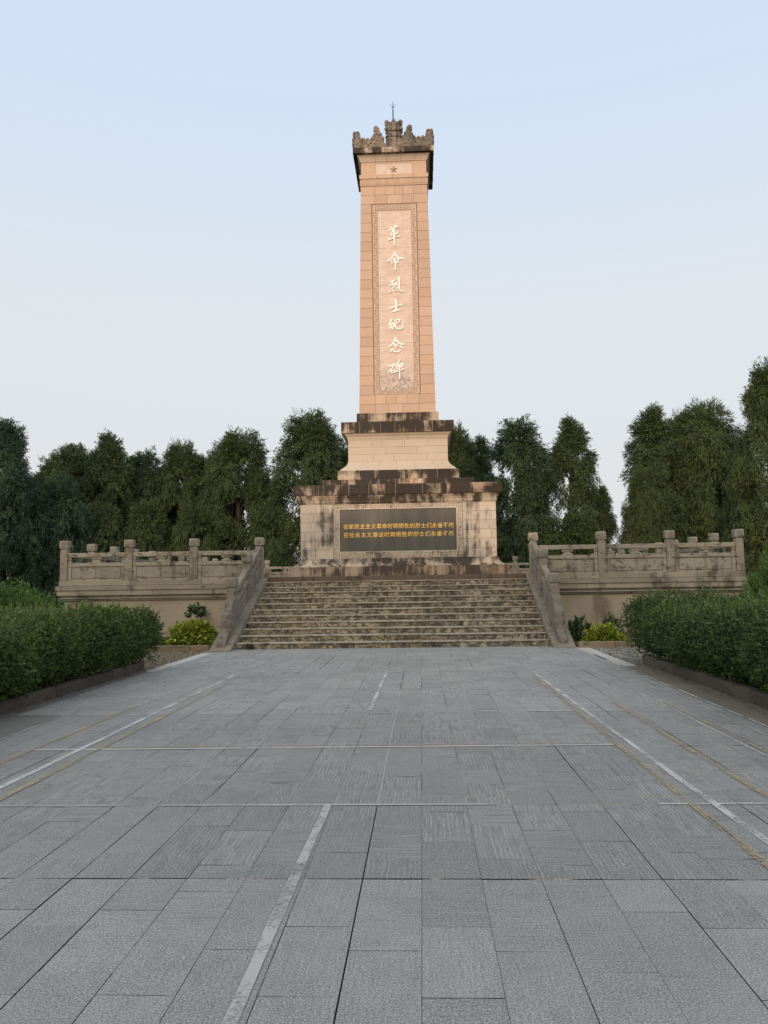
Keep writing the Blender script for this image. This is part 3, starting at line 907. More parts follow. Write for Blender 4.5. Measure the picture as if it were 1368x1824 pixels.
for s, nm in ((-1, 'far balustrade seen left of the monument base along the rear edge'), (1, 'far balustrade seen right of the monument base along the rear edge')):
    t = thing('stone_balustrade', (AX+s*6.75, RY, 1.70), nm, 'balustrade', GB)
    xs = [AX+s*q for q in (3.9, 5.8, 7.7, 9.6)]
    for x in xs[:3]: post(t, x, RY, 1.70, PT, M['bal'])
    for xa, xb in zip(xs, xs[1:]): bay(t, (xa, RY), (xb, RY), 1.70, M['bal'])

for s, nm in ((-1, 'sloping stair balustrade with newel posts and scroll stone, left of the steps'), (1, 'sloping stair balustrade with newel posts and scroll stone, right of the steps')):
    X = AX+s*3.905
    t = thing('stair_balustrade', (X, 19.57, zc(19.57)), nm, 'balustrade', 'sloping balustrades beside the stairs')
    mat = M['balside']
    for y, zt in ((21.25, 2.33), (19.57, 1.69)): post(t, X, y, zc(y)-0.06, zt, mat)
    yz = lambda a, c, d: (d, a, c)
    for y0, y1 in ((19.57+0.108, 21.25-0.108), (21.25+0.108, BY-0.108)):
        def par(h0, h1, hw, nm_, y0=y0, y1=y1):
            b = MB(); b.prism([(y0, zc(y0)+h0), (y1, zc(y1)+h0), (y1, zc(y1)+h1), (y0, zc(y0)+h1)], yz, X-hw, X+hw)
            return b.build(nm_, mat, t, bevel=0.012)
        par(0.72, 0.86, 0.075, 'top_rail'); par(0.45, 0.56, 0.07, 'middle_rail')
        b = MB()
        b.prism([(y0, zc(y0)-0.05), (y1, zc(y1)-0.05), (y1, zc(y1)+0.45), (y0, zc(y0)+0.45)], yz, X-0.035, X+0.035)
        for q0, q1 in ((y0, y0+0.1), (y1-0.1, y1)):
            b.prism([(q0, zc(q0)-0.04), (q1, zc(q1)-0.04), (q1, zc(q1)+0.45), (q0, zc(q0)+0.45)], yz, X-0.06, X+0.06)
        w_ = (y1-y0-0.2)/2
        for k in (0, 1):
            q0 = y0+0.1+w_*k+0.05; q1 = q0+w_-0.1
            b.prism([(q0, zc(q0)+0.07), (q1, zc(q1)+0.07), (q1, zc(q1)+0.40), (q0, zc(q0)+0.40)], yz, X-0.056, X+0.056)
        b.build('panel', mat, t)
        ym = (y0+y1)/2
        b = MB()
        for h0, h1, hw, hy in ((0.561, 0.61, 0.06, 0.22), (0.605, 0.665, 0.045, 0.12), (0.66, 0.719, 0.058, 0.2)):
            b.prism([(ym-hy, zc(ym-hy)+h0), (ym+hy, zc(ym+hy)+h0), (ym+hy, zc(ym+hy)+h1), (ym-hy, zc(ym-hy)+h1)], yz, X-hw, X+hw)
        b.build('bracket', mat, t)
    b = MB()
    O = [(19.46, zc(19.46)-0.02), (19.46, 1.16), (19.36, 1.18), (19.28, 1.15), (19.235, 1.07), (19.22, 0.97), (19.14, 0.93), (19.03, 0.90), (18.95, 0.87), (18.88, 0.80), (18.845, 0.70), (18.84, 0.58), (18.85, 0.48), (18.82, 0.38), (18.755, 0.31), (18.69, 0.275), (18.60, 0.265), (18.545, 0.225), (18.52, 0.16), (18.515, 0.045)]
    b.prism(O, yz, X-0.10, X+0.10)
    dr = b.build('scroll_stone', mat, t, bevel=0.02)
    b = MB()
    ang = [2*math.pi*k/24 for k in range(24)]
    for rad, hw in ((0.27, 0.112), (0.205, 0.120), (0.09, 0.128)):
        b.prism([(19.10+rad*math.cos(q)*0.93, 0.60+rad*math.sin(q)) for q in ang], yz, X-hw, X+hw)
    b.build('drum', mat, dr, bevel=0.008)

# ------------------------------------------------------------------ monument
DC = 29.0
mon = thing('granite_monument', (AX, DC, FZ), 'tall tapering granite monument with white carved characters and crested top', 'monument')
def stone_ring(name, prof, mat, n, parent=None, jit=0.3, seed=0, core=M['mortar'], gap=0.006, top=True):
    """moulded or flat course cut into stones over a mortar core"""
    b = MB()
    pr = [(prof[0][0]-0.05, prof[0][1])] + list(prof) + [(prof[-1][0]-0.05, prof[-1][1])]
    b.sweep(pr, AX, DC, lambda sd_: cuts(n, jit, seed+ord(sd_)), gap)
    o = b.build(name, mat, parent or mon)
    b = MB()
    pc = [(h-0.012, z+(0.002 if i == 0 else (-0.002 if i == len(prof)-1 else 0))) for i, (h, z) in enumerate(prof)]
    b.sweep(pc, AX, DC); b.cap(pc[-1][0], pc[-1][1], AX, DC); b.cap(pc[0][0], pc[0][1], AX, DC, False)
    b.build('mortar_bed', core, o)
    return o

stone_ring('plinth', [(3.51, FZ-0.04), (3.51, 2.04)], M['plinth'], 6, seed=1)
stone_ring('base_moulding', [(3.36, 2.042), (3.36, 2.06), (3.30, 2.10), (3.24, 2.16), (3.20, 2.23), (3.19, 2.30)], M['moulding'], 9, seed=2)
# base body with framed plaque on the front
HB = 3.155
def body_course(parent, z0, z1, hw, mat, n, seed, skip=None):
    b = MB()
    b.sweep([(hw-0.05, z0+0.004), (hw, z0+0.004), (hw, z1-0.004), (hw-0.05, z1-0.004)], AX, DC, lambda sd_: cuts(n, 0.4, seed+ord(sd_)), 0.005, 'LRB')
    return b
b = MB()
b.sweep([(HB-0.045, 2.30), (HB-0.045, 4.07)], AX, DC)
base_core = b.build('base_block', M['mortar'], mon)
b = MB()
r = random.Random(21)
for k in range(6):
    z0, z1 = 2.302+0.2945*k, 2.302+0.2945*(k+1)
    b.sweep([(HB-0.05, z0+0.004), (HB, z0+0.004), (HB, z1-0.004), (HB-0.05, z1-0.004)], AX, DC, lambda sd_: cuts(5, 0.5, k*7+ord(sd_)), 0.005, 'LRB')
    yf = DC-HB
    jl = -2.72+r.uniform(-0.03, 0.03)
    for a, c in ((-HB, jl if k % 2 == 0 or k < 3 else -2.65), (jl if k % 2 == 0 or k < 3 else -2.65, -2.09), (2.09, 2.62 if k % 2 else 3.0), (2.62 if k % 2 else 3.0, HB)):
        b.box(AX+a+0.004, AX+c-0.004, yf, yf+0.06, z0+0.004, z1-0.004)
b.build('wall', M['body'], base_core)

def fret(b, s0, s1, t0, t1, place, wd, hgt, unit):
    """meander of square waves with a T in every bay; place(s, t, d) -> 3D"""
    n = max(1, round((s1-s0)/unit/2))*2
    u = (s1-s0)/n
    def seg(a0, b0, a1, b1, dz):
        x0, x1 = min(a0, a1)-wd/2, max(a0, a1)+wd/2
        y0, y1 = min(b0, b1)-wd/2, max(b0, b1)+wd/2
        b.hexa([place(x0, y0, 0), place(x1, y0, 0), place(x1, y1, 0), place(x0, y1, 0), place(x0, y0, hgt+dz), place(x1, y0, hgt+dz), place(x1, y1, hgt+dz), place(x0, y1, hgt+dz)])
    lo, hi = t0+wd/2, t1-wd/2
    for i in range(n):
        a, c = s0+u*i, s0+u*(i+1)
        top = i % 2 == 0
        seg(a, lo, a, hi, 0.001)
        seg(a, hi if top else lo, c, hi if top else lo, 0.0)
        md = (a+c)/2
        tb = lo+(hi-lo)*(0.56 if top else 0.44)
        seg(md, lo if top else hi, md, tb, 0.0015)
        seg(md-u*0.27, tb, md+u*0.27, tb, 0.0005)
    seg(s1, lo, s1, hi, 0.001)

YB = DC-HB
# frame round the plaque
b = MB()
b.box(AX-2.085, AX+2.085, YB+0.012, YB+0.058, 3.90, 4.066); b.box(AX-2.085, AX+2.085, YB+0.012, YB+0.058, 2.304, 2.53)
b.box(AX-2.085, AX-1.88, YB+0.012, YB+0.058, 2.532, 3.898); b.box(AX+1.88, AX+2.085, YB+0.012, YB+0.058, 2.532, 3.898)
fr = b.build('plaque_frame', M['bodyframe'], mon)
b = MB()
pl = lambda s, t, d: (AX+s, YB+0.012-d, t)
pv = lambda s, t, d: (AX+t, YB+0.012-d, s)
fret(b, -1.86, 1.86, 3.915, 4.05, pl, 0.018, 0.014, 0.26)
fret(b, -1.86, 1.86, 2.35, 2.50, pl, 0.018, 0.014, 0.26)
fret(b, 2.42, 4.0, -2.055, -1.925, pv, 0.018, 0.014, 0.26)
fret(b, 2.42, 4.0, 1.925, 2.055, pv, 0.018, 0.014, 0.26)
for x in (-1.895, 1.895): b.box(AX+x-0.013, AX+x+0.013, YB-0.006, YB+0.0125, 2.51, 3.92)
for z in (2.52, 3.905): b.box(AX-1.88, AX+1.88, YB-0.005, YB+0.0125, z-0.01, z+0.01)
b.build('fret_border', M['fretpale'], fr)
b = MB()
for xa, xb in ((-1.88, -0.62), (-0.62, 0.63), (0.63, 1.88)):
    for za, zb_ in ((2.53, 3.215), (3.215, 3.90)):
        b.box(AX+xa+0.002, AX+xb-0.002, YB+0.026, YB+0.06, za+0.002, zb_-0.002)
plaque = b.build('plaque', M['slate'], mon)
tag(plaque, 'dark grey stone plaque with two lines of gold writing')

def text_mesh(txt, size, bold, depth):
    cu = bpy.data.curves.new('text', 'FONT')
    cu.body = txt; cu.size = size; cu.offset = bold; cu.extrude = depth
    cu.align_x = 'CENTER'; cu.align_y = 'CENTER'; cu.resolution_u = 3
    ob = bpy.data.objects.new('text', cu); COL.objects.link(ob)
    bpy.context.view_layer.update()
    dg = bpy.context.evaluated_depsgraph_get()
    me = bpy.data.meshes.new_from_object(ob.evaluated_get(dg))
    bpy.data.objects.remove(ob); bpy.data.curves.remove(cu)
    return me

def gold_line(txt, z, x0, x1, name):
    bm = bmesh.new(); r = random.Random(len(txt))
    for i, ch in enumerate(txt):
        me = text_mesh(ch, 0.172, 0.0024, 0.004)
        x = x0+(x1-x0)*(i+0.5)/len(txt)
        T = Matrix.Translation((AX+x, YB+0.02, z+r.uniform(-0.004, 0.004))) @ Matrix.Rotation(R(90), 4, 'X') @ Matrix.Rotation(R(r.uniform(-2, 2)), 4, 'Z') @ Matrix(((1,0.06,0,0),(0,1,0,0),(0,0,1,0),(0,0,0,1)))
        me.transform(T); bm.from_mesh(me); bpy.data.meshes.remove(me)
    me = bpy.data.meshes.new(name); bm.to_mesh(me); bm.free()
    return finish(name, me, M['gold'], plaque)
gold_line('在新民主主义革命时期牺牲的烈士们永垂不朽', 3.325, -1.77, 1.80, 'inscription_line')
gold_line('在社会主义建设时期牺牲的烈士们永垂不朽', 3.055, -1.77, 1.80, 'inscription_line')

stone_ring('base_cornice', [(3.16, 4.072), (3.17, 4.10), (3.185, 4.125), (3.195, 4.13), (3.195, 4.19), (3.21, 4.20), (3.235, 4.26), (3.27, 4.31), (3.275, 4.35)], M['moulding'], 7, seed=5)
stone_ring('base_slab', [(3.345, 4.352), (3.345, 4.68)], M['ledge'], 8, seed=6)
stone_ring('ledge', [(2.53, 4.66), (2.53, 4.95)], M['ledge'], 6, seed=7)
stone_ring('upper_plinth', [(2.06, 4.94), (2.06, 5.32)], M['ledge'], 6, seed=8)
stone_ring('pedestal_moulding', [(1.97, 5.322), (1.96, 5.36), (1.90, 5.41), (1.82, 5.48), (1.745, 5.56), (1.715, 5.67)], M['mid'], 6, seed=9)
b = MB()
for k in range(3):
    z0, z1 = 5.672+0.2467*k, 5.672+0.2467*(k+1)
    b.sweep([(1.66, z0+0.003), (1.705, z0+0.003), (1.705, z1-0.003), (1.66, z1-0.003)], AX, DC, lambda sd_: cuts((4, 3, 5)[k], 0.7, k*5+ord(sd_)+60), 0.004)
ped = b.build('pedestal', M['mid'], mon)
b = MB(); b.sweep([(1.695, 5.67), (1.695, 6.414)], AX, DC); b.build('mortar_bed', M['joint'], ped)
stone_ring('pedestal_cornice', [(1.71, 6.414), (1.715, 6.45), (1.735, 6.47), (1.735, 6.53), (1.755, 6.54), (1.80, 6.59), (1.825, 6.635)], M['mid'], 5, seed=12)
stone_ring('pedestal_slab', [(1.925, 6.637), (1.925, 7.01)], M['ledge'], 6, seed=13)
stone_ring('shaft_block', [(1.425, 6.98), (1.425, 7.41)], M['ledge'], 5, seed=14)

# shaft
def hs(z): return 1.335 + (1.195-1.335)*(z-7.42)/(15.74-7.42)
def face(u, z, d): return (AX+u, DC-hs(z)+0.055-d, z)        # on the recessed front of the shaft core, d outwards
b = MB()
core = [(hs(z)-0.012, z) for z in (7.40, 11.5, 15.76)]
b.sweep(core, AX, DC, None, 0, 'LRB')
fz = [face(-hs(7.40)+0.01, 7.40, 0), face(hs(7.40)-0.01, 7.40, 0), face(hs(15.76)-0.01, 15.76, 0), face(-hs(15.76)+0.01, 15.76, 0)]
b.poly(fz)
shaft = b.build('shaft', M['joint'], mon)
b = MB()
NC = 23
PZ0, PZ1, PU = 8.07, 15.08, 0.80
zs = [7.415, 7.74, 8.07] + [8.07+(15.08-8.07)*k/20 for k in range(1, 21)] + [15.42, 15.745]
r = random.Random(4)
for i, (z0, z1) in enumerate(zip(zs, zs[1:])):
    g = 0.0045
    h0, h1 = hs(z0), hs(z1)
    b.sweep([(h0-0.05, z0+g), (h0, z0+g), (h1, z1-g), (h1-0.05, z1-g)], AX, DC, lambda sd_: cuts(3 if i % 2 else 4, 0.3, i+ord(sd_)), 0.004, 'LRB')
    if z1 <= PZ0+0.001 or z0 >= PZ1-0.001:
        cs_ = [-1, -0.58] + [-0.58+1.16*(k+r.uniform(-0.15, 0.15))/(4 if i % 2 else 3) for k in range(1, 4 if i % 2 else 3)] + [0.58, 1]
    else:
        cs_ = None
    spans = [(cs_[k]*h0, cs_[k+1]*h0, cs_[k]*h1, cs_[k+1]*h1) for k in range(len(cs_)-1)] if cs_ else [(-h0, -PU-0.015, -h1, -PU-0.015), (PU+0.015, h0, PU+0.015, h1)]
    for a0, c0, a1, c1 in spans:
        gl = 0.0 if abs(a0+h0) < 1e-6 else 0.004
        gr = 0.0 if abs(c0-h0) < 1e-6 else 0.004
        za, zb_ = z0+g, z1-g
        b.hexa([face(a0+gl, za, 0.055), face(c0-gr, za, 0.055), face(c0-gr, za, -0.02), face(a0+gl, za, -0.02),
                face(a1+gl, zb_, 0.055), face(c1-gr, zb_, 0.055), face(c1-gr, zb_, -0.02), face(a1+gl, zb_, -0.02)])
b.build('facing', M['shaft'], shaft)
# frame, fret and marble
def slabf(b, u0, u1, z0, z1, d):
    b.hexa([face(u0, z0, d), face(u1, z0, d), face(u1, z0, -0.01), face(u0, z0, -0.01), face(u0, z1, d), face(u1, z1, d), face(u1, z1, -0.01), face(u0, z1, -0.01)])
b = MB()
slabf(b, -PU, -0.60, PZ0, PZ1, 0.030); slabf(b, 0.60, PU, PZ0, PZ1, 0.030)
slabf(b, -0.598, 0.598, PZ0, 8.235, 0.030); slabf(b, -0.598, 0.598, 14.83, PZ1, 0.030)
for u in (-PU-0.001, PU-0.018): slabf(b, u, u+0.019, PZ0+0.02, PZ1-0.02, 0.042)
sf = b.build('panel_frame', M['fretframe'], shaft)
b = MB()
ph = lambda s, t, d: face(s, t, 0.03+d)
pvv = lambda s, t, d: face(t, s, 0.03+d)
fret(b, -0.72, 0.72, 14.87, 15.02, ph, 0.014, 0.016, 0.20)
fret(b, -0.72, 0.72, 8.10, 8.21, ph, 0.012, 0.016, 0.20)
fret(b, 8.13, 15.0, -0.755, -0.635, pvv, 0.014, 0.016, 0.20)
fret(b, 8.13, 15.0, 0.635, 0.755, pvv, 0.014, 0.016, 0.20)
for u in (-0.765, 0.765): slabf(b, u-0.006, u+0.006, 8.1, 15.03, 0.044)
b.build('fret_border', M['fret'], sf)
b = MB()
zz = [8.237, 8.60, 9.25] + [9.25+(14.828-9.25)*k/8 for k in range(1, 9)]
for i, (z0, z1) in enumerate(zip(zz, zz[1:])):
    slabf(b, -0.598, 0.598, z0+0.002, z1-0.002, 0.022)
me_b = b
panel = me_b.build('marble_panel', M['marble'], shaft)
ga = panel.data.attributes.new('grey', 'FLOAT', 'POINT')
ga.data.foreach_set('value', [1.0 if v.co.z+FZ < 8.61 else 0.0 for v in panel.data.vertices])

# brush-written characters, stroke by stroke (points in photograph-crop units, width last)
GLYPHS = [
 (13.90, 438, 480, 18.24, [((300,230),(345,275),(380,325),42), ((478,140),(440,215),(395,305),46), ((235,338),(330,298),(450,243),(570,192),40),
   ((315,388),(420,345),(492,318),36), ((288,438),(310,470),(335,505),40), ((300,448),(420,418),(540,372),36), ((545,376),(530,415),(490,462),46),
   ((340,505),(420,485),(492,460),32), ((225,642),(400,575),(500,545),(610,528),38), ((425,320),(415,500),(418,700),(413,815),52)]),
 (12.93, 420, 1350, 18.24, [((408,1072),(330,1220),(260,1295),(178,1352),48), ((392,1110),(500,1212),(590,1270),(682,1276),52), ((350,1278),(440,1238),38),
   ((296,1332),(304,1380),(312,1425),36), ((298,1340),(345,1328),(392,1316),32), ((386,1318),(384,1360),(380,1402),34), ((305,1428),(392,1396),30),
   ((428,1296),(432,1450),(430,1560),(422,1645),54), ((430,1302),(480,1290),(535,1286),36), ((535,1286),(530,1350),(515,1390),(475,1422),42)]),
 (12.04, 388, 345, 15.86, [((228,256),(300,228),(372,202),38), ((322,215),(285,305),(232,368),38), ((295,315),(390,298),32), ((378,298),(355,385),(262,452),38), ((300,342),(335,372),28),
   ((398,262),(415,310),(432,352),42), ((490,130),(492,300),(490,445),56), ((495,445),(440,438),(398,418),38), ((248,508),(212,552),38), ((306,478),(332,522),36), ((395,488),(442,512),36), ((498,488),(540,508),(570,532),40)]),
 (11.28, 396, 930, 15.86, [((384,745),(402,880),(402,1062),58), ((212,996),(380,945),(480,912),(580,895),40), ((312,1086),(400,1070),(494,1048),44)]),
 (10.58, 412, 1480, 15.86, [((282,1312),(255,1390),(213,1472),48), ((213,1475),(320,1425),32), ((312,1415),(280,1490),(232,1562),36), ((232,1565),(345,1520),30), ((345,1440),(335,1555),(283,1612),38), ((262,1505),(302,1602),26),
   ((396,1378),(440,1332),(515,1336),38), ((512,1338),(490,1400),(395,1432),42), ((392,1420),(388,1520),(430,1578),(540,1590),(612,1548),44), ((612,1552),(606,1480),(594,1405),36)]),
 (9.85, 403, 365, 15.2, [((388,160),(320,290),(265,350),(195,402),42), ((380,212),(470,310),(530,336),(605,346),46), ((308,342),(365,318),32), ((325,392),(380,365),(435,342),32), ((435,342),(410,390),(365,432),36), ((362,345),(380,372),26),
   ((258,478),(242,545),42), ((298,478),(335,530),(430,548),(512,500),38), ((356,482),(402,468),32), ((497,392),(585,455),42)]),
 (8.97, 425, 1010, 15.2, [((202,926),(280,895),(365,856),42), ((352,860),(280,990),(192,1078),40), ((262,1048),(292,1102),32), ((268,1052),(362,1018),30), ((356,1018),(368,1078),32), ((285,1102),(372,1076),28),
   ((508,750),(470,820),(418,888),42), ((398,905),(432,990),36), ((406,906),(500,880),(604,846),34), ((604,848),(590,900),(560,952),38), ((440,936),(562,902),28), ((430,988),(562,950),30), ((382,1080),(500,1035),(622,1000),34), ((505,885),(502,1060),(498,1258),44)]),
]
def catmull(pts, n=7):
    if len(pts) == 2:
        return [Vector(pts[0]).lerp(Vector(pts[1]), k/n) for k in range(n+1)]
    P = [Vector(p) for p in pts]; P = [P[0]*2-P[1]] + P + [P[-1]*2-P[-2]]
    out = []
    for i in range(1, len(P)-2):
        for k in range(n):
            t = k/n
            out.append(0.5*((2*P[i])+(P[i+1]-P[i-1])*t+(2*P[i-1]-5*P[i]+4*P[i+1]-P[i+2])*t*t+(3*P[i]-P[i-1]-3*P[i+1]+P[i+2])*t**3))
    out.append(P[-2]); return out
for zc_, gx, gy, sc, strokes in GLYPHS:
    b = MB()
    for si, s_ in enumerate(strokes):
        wd = s_[-1]; pts = catmull(s_[:-1])
        pts = [Vector(((p.x-gx)/sc*0.0194, (gy-p.y)/sc*0.0205)) for p in pts]
        hw0 = wd/sc*0.0194/2*1.08
        n = len(pts); Lf, Rt = [], []
        for i, p in enumerate(pts):
            d = (pts[min(n-1, i+1)]-pts[max(0, i-1)]).normalized(); q = Vector((-d.y, d.x))
            t = i/(n-1)
            hw = hw0*(1.08-0.25*math.sin(math.pi*t)-0.22*t)
            Lf.append(p+q*hw); Rt.append(p-q*hw)
        d0 = (pts[1]-pts[0]).normalized(); d1 = (pts[-1]-pts[-2]).normalized()
        outl = [pts[0]-d0*hw0*0.7] + Lf + [pts[-1]+d1*hw0*0.8] + Rt[::-1]
        b.prism([(p.x, p.y) for p in outl], lambda u, v_, dd, z_=zc_: face(u, z_+v_, dd), 0.020, 0.056+0.0016*si)
    b.build('character', M['letter'], panel)

# frieze, star and cap
b = MB()
pr = [(1.18, 15.747), (1.205, 15.76), (1.205, 15.80), (1.205, 16.02), (1.18, 16.021)]
b.sweep([(1.15, 15.747)]+pr[1:4]+[(1.15, 16.02)], AX, DC)
n = 27
for sd_ in range(4):
    for k in range(n):                                   # row of hanging lotus petals
        u0_, u1_ = -1.2+2.4*k/n, -1.2+2.4*(k+1)/n
        O = [(u0_+0.008, 16.0), (u0_+0.008, 15.85), (u0_+0.02, 15.82), ((u0_+u1_)/2, 15.78), (u1_-0.02, 15.82), (u1_-0.008, 15.85), (u1_-0.008, 16.0)]
        fn = [lambda a, c, d: (AX+a, DC-1.205-d, c), lambda a, c, d: (AX+1.205+d, DC+a, c), lambda a, c, d: (AX-a, DC+1.205+d, c), lambda a, c, d: (AX-1.205-d, DC-a, c)][sd_]
        b.prism(O, fn, -0.004, 0.02)
b.build('petal_band', M['shaft'], mon)
stone_ring('fillet', [(1.24, 16.022), (1.24, 16.17)], M['shaft'], 4, seed=31, core=M['joint'])
fzr = stone_ring('frieze', [(1.175, 16.172), (1.175, 16.67)], M['shaft'], 1, core=M['joint'])
b = MB()
YF = DC-1.175
b.box(AX-0.68, AX+0.68, YF-0.012, YF+0.02, 16.60, 16.625); b.box(AX-0.68, AX-0.655, YF-0.012, YF+0.02, 16.175, 16.598); b.box(AX+0.655, AX+0.68, YF-0.012, YF+0.02, 16.175, 16.598)
b.build('star_frame', M['shaft'], fzr)
b = MB(); b.box(AX-0.652, AX+0.50, YF-0.006, YF+0.02, 16.178, 16.596); b.box(AX+0.504, AX+0.652, YF-0.008, YF+0.02, 16.178, 16.596)
b.build('star_panel', M['marble'], fzr)
b = MB()
cz_ = 16.365; ro, ri = 0.155, 0.062
tip = b.bm.verts.new((AX, YF-0.06, cz_)); rim = []
for k in range(10):
    q = math.pi/2+k*math.pi/5; rad = ro if k % 2 == 0 else ri
    rim.append((b.bm.verts.new((AX+rad*math.cos(q), YF-0.022, cz_+rad*math.sin(q))), b.bm.verts.new((AX+rad*math.cos(q), YF+0.01, cz_+rad*math.sin(q)))))
for k in range(10):
    a, c = rim[k], rim[(k+1) % 10]
    b.bm.faces.new((tip, a[0], c[0])); b.bm.faces.new((a[0], a[1], c[1], c[0]))
b.build('star', M['star'], fzr)
stone_ring('cap_cornice', [(1.205, 16.672), (1.205, 16.72), (1.22, 16.735), (1.235, 16.78), (1.265, 16.83), (1.31, 16.872), (1.31, 16.884)], M['mid'], 5, seed=33, core=M['joint'])
b = MB()
b.sweep([(1.28, 16.886), (1.45, 16.886), (1.45, 17.08), (0.9, 17.13), (0.5, 17.3)], AX, DC); b.cap(0.5, 17.3, AX, DC)
b.build('cap_slab', M['ledge'], mon)

# openwork crest of carved clouds along the four sides
RO = [(785,405),(785,368),(825,332),(815,300),(815,265),(845,240),(850,205),(880,180),(890,130),(915,100),(945,92),(970,115),(972,150),(955,180),(952,203),(980,213),(986,245),(1014,260),(1022,288),(1040,293),(1050,270),(1080,266),(1097,284),(1110,284),(1122,262),(1150,258),(1166,280),(1180,262),(1185,220),(1200,185),(1225,165),(1247,174),(1270,162),(1292,180),(1294,213),(1272,233),(1252,240),(1260,254),(1294,250),(1308,275),(1300,298),(1278,306),(1300,315),(1308,345),(1300,373),(1272,382),(1290,405)]
RH = [(878,240,10,13),(932,318,10,11),(1022,348,15,14),(1157,328,11,12),(1215,338,8,16),(1090,340,7,9),(940,172,9,8),(1262,268,7,6),(905,268,7,7),(870,330,7,10),(975,280,8,8),(1060,372,9,6),(1180,372,9,6)]
def crest_mesh(sgn):
    cu = bpy.data.curves.new('crest', 'CURVE'); cu.dimensions = '2D'; cu.fill_mode = 'BOTH'
    def sp(pts):
        s_ = cu.splines.new('POLY'); s_.points.add(len(pts)-1); s_.use_cyclic_u = True
        for q, p in zip(s_.points, pts): q.co = (p[0], p[1], 0, 1)
    cv = lambda x, y: (sgn*(x-675)*0.00225, (405-y)*0.00250)
    sp([cv(*p) for p in RO])
    for x, y, a, c in RH: sp([cv(x+a*math.cos(k*math.pi/4), y+c*math.sin(k*math.pi/4)) for k in range(8)])
    cu.extrude = 0.055; cu.bevel_depth = 0.022; cu.bevel_resolution = 1; cu.offset = -0.012
    ob = bpy.data.objects.new('crest', cu); COL.objects.link(ob)
    bpy.context.view_layer.update()
    me = bpy.data.meshes.new_from_object(ob.evaluated_get(bpy.context.evaluated_depsgraph_get()))
    bpy.data.objects.remove(ob); bpy.data.curves.remove(cu)
    return me
for ang in range(4):
    for sgn in (-1, 1):
        me = crest_mesh(sgn)
        s_ = 1.03 if ang % 2 == 0 else 0.88
        T = Matrix.Translation((AX, DC, 17.085)) @ Matrix.Rotation(R(90*ang), 4, 'Z') @ Matrix.Translation((0, -1.375 if ang % 2 == 0 else -1.36, 0)) @ Matrix.Rotation(R(90), 4, 'X') @ Matrix.Diagonal((s_, s_ if ang % 2 == 0 else 0.97, 1, 1))
        me.transform(T)
        # raised curls carved on the outer face
        bm = bmesh.new(); bm.from_mesh(me)
        rr2 = random.Random(ang*2+sgn)
        for (x, y) in ((930,130),(1275,195),(1285,275),(1288,345),(1212,185),(1068,290),(1137,285),(868,215),(835,290),(968,235),(1005,285),(900,300),(960,350),(1110,330)):
            p = T @ Vector((sgn*(x-675)*0.00225, (405-y)*0.0025, 0.07))
            ret = bmesh.ops.create_uvsphere(bm, u_segments=8, v_segments=6, radius=rr2.uniform(0.035, 0.055))
            for v in ret['verts']: v.co = v.co + p
        me2 = bpy.data.meshes.new('crest'); bm.to_mesh(me2); bm.free(); bpy.data.meshes.remove(me)
        finish('crest', me2, M['crest'], mon)
# centre finial: stepped pedestal, carved bowl with curled corners
b = MB()
for hw, z0, z1 in ((0.30, 17.25, 18.05), (0.245, 18.05, 18.16), (0.27, 18.16, 18.29), (0.235, 18.29, 18.38)):
    b.box(AX-hw, AX+hw, DC-hw, DC+hw, z0, z1, 0.01)
prof = [(0.26, 18.38), (0.285, 18.42), (0.285, 18.50), (0.265, 18.54), (0.27, 18.62), (0.285, 18.70), (0.24, 18.75), (0.12, 18.80), (0.03, 18.85)]
b.sweep(prof, AX, DC); b.cap(0.26, 18.38, AX, DC, False); b.cap(0.03, 18.85, AX, DC)
for sx in (-1, 1):
    for sy in (-1, 1):
        b.sphere((AX+sx*0.26, DC+sy*0.26, 18.70), 0.085, (1, 1, 1.1)); b.sphere((AX+sx*0.28, DC+sy*0.28, 18.60), 0.06); b.sphere((AX+sx*0.285, DC+sy*0.285, 18.44), 0.065)
for k in range(4):
    dx, dy = ((0,-1),(1,0),(0,1),(-1,0))[k]
    b.sphere((AX+dx*0.24, DC+dy*0.24, 18.79), 0.07); b.sphere((AX+dx*0.1, DC+dy*0.1, 18.83), 0.06)
    b.sphere((AX+dx*0.26+dy*0.12, DC+dy*0.26+dx*0.12, 18.64), 0.05); b.sphere((AX+dx*0.26-dy*0.12, DC+dy*0.26-dx*0.12, 18.64), 0.05)
b.build('finial', M['crest'], mon)
b = MB()
XR = AX-0.02
b.tube([(XR, DC, 18.8), (XR, DC, 19.36)], 0.024, 8); b.tube([(XR, DC, 19.36), (XR, DC, 19.66)], [0.014, 0.006], 6)
for k in range(4):
    q = k*math.pi/2+0.2
    b.tube([(XR, DC, 19.42), (XR+0.06*math.cos(q), DC+0.06*math.sin(q), 19.48), (XR+0.115*math.cos(q), DC+0.115*math.sin(q), 19.58)], [0.010, 0.009, 0.005], 5)
b.build('lightning_rod', M['iron'], mon)

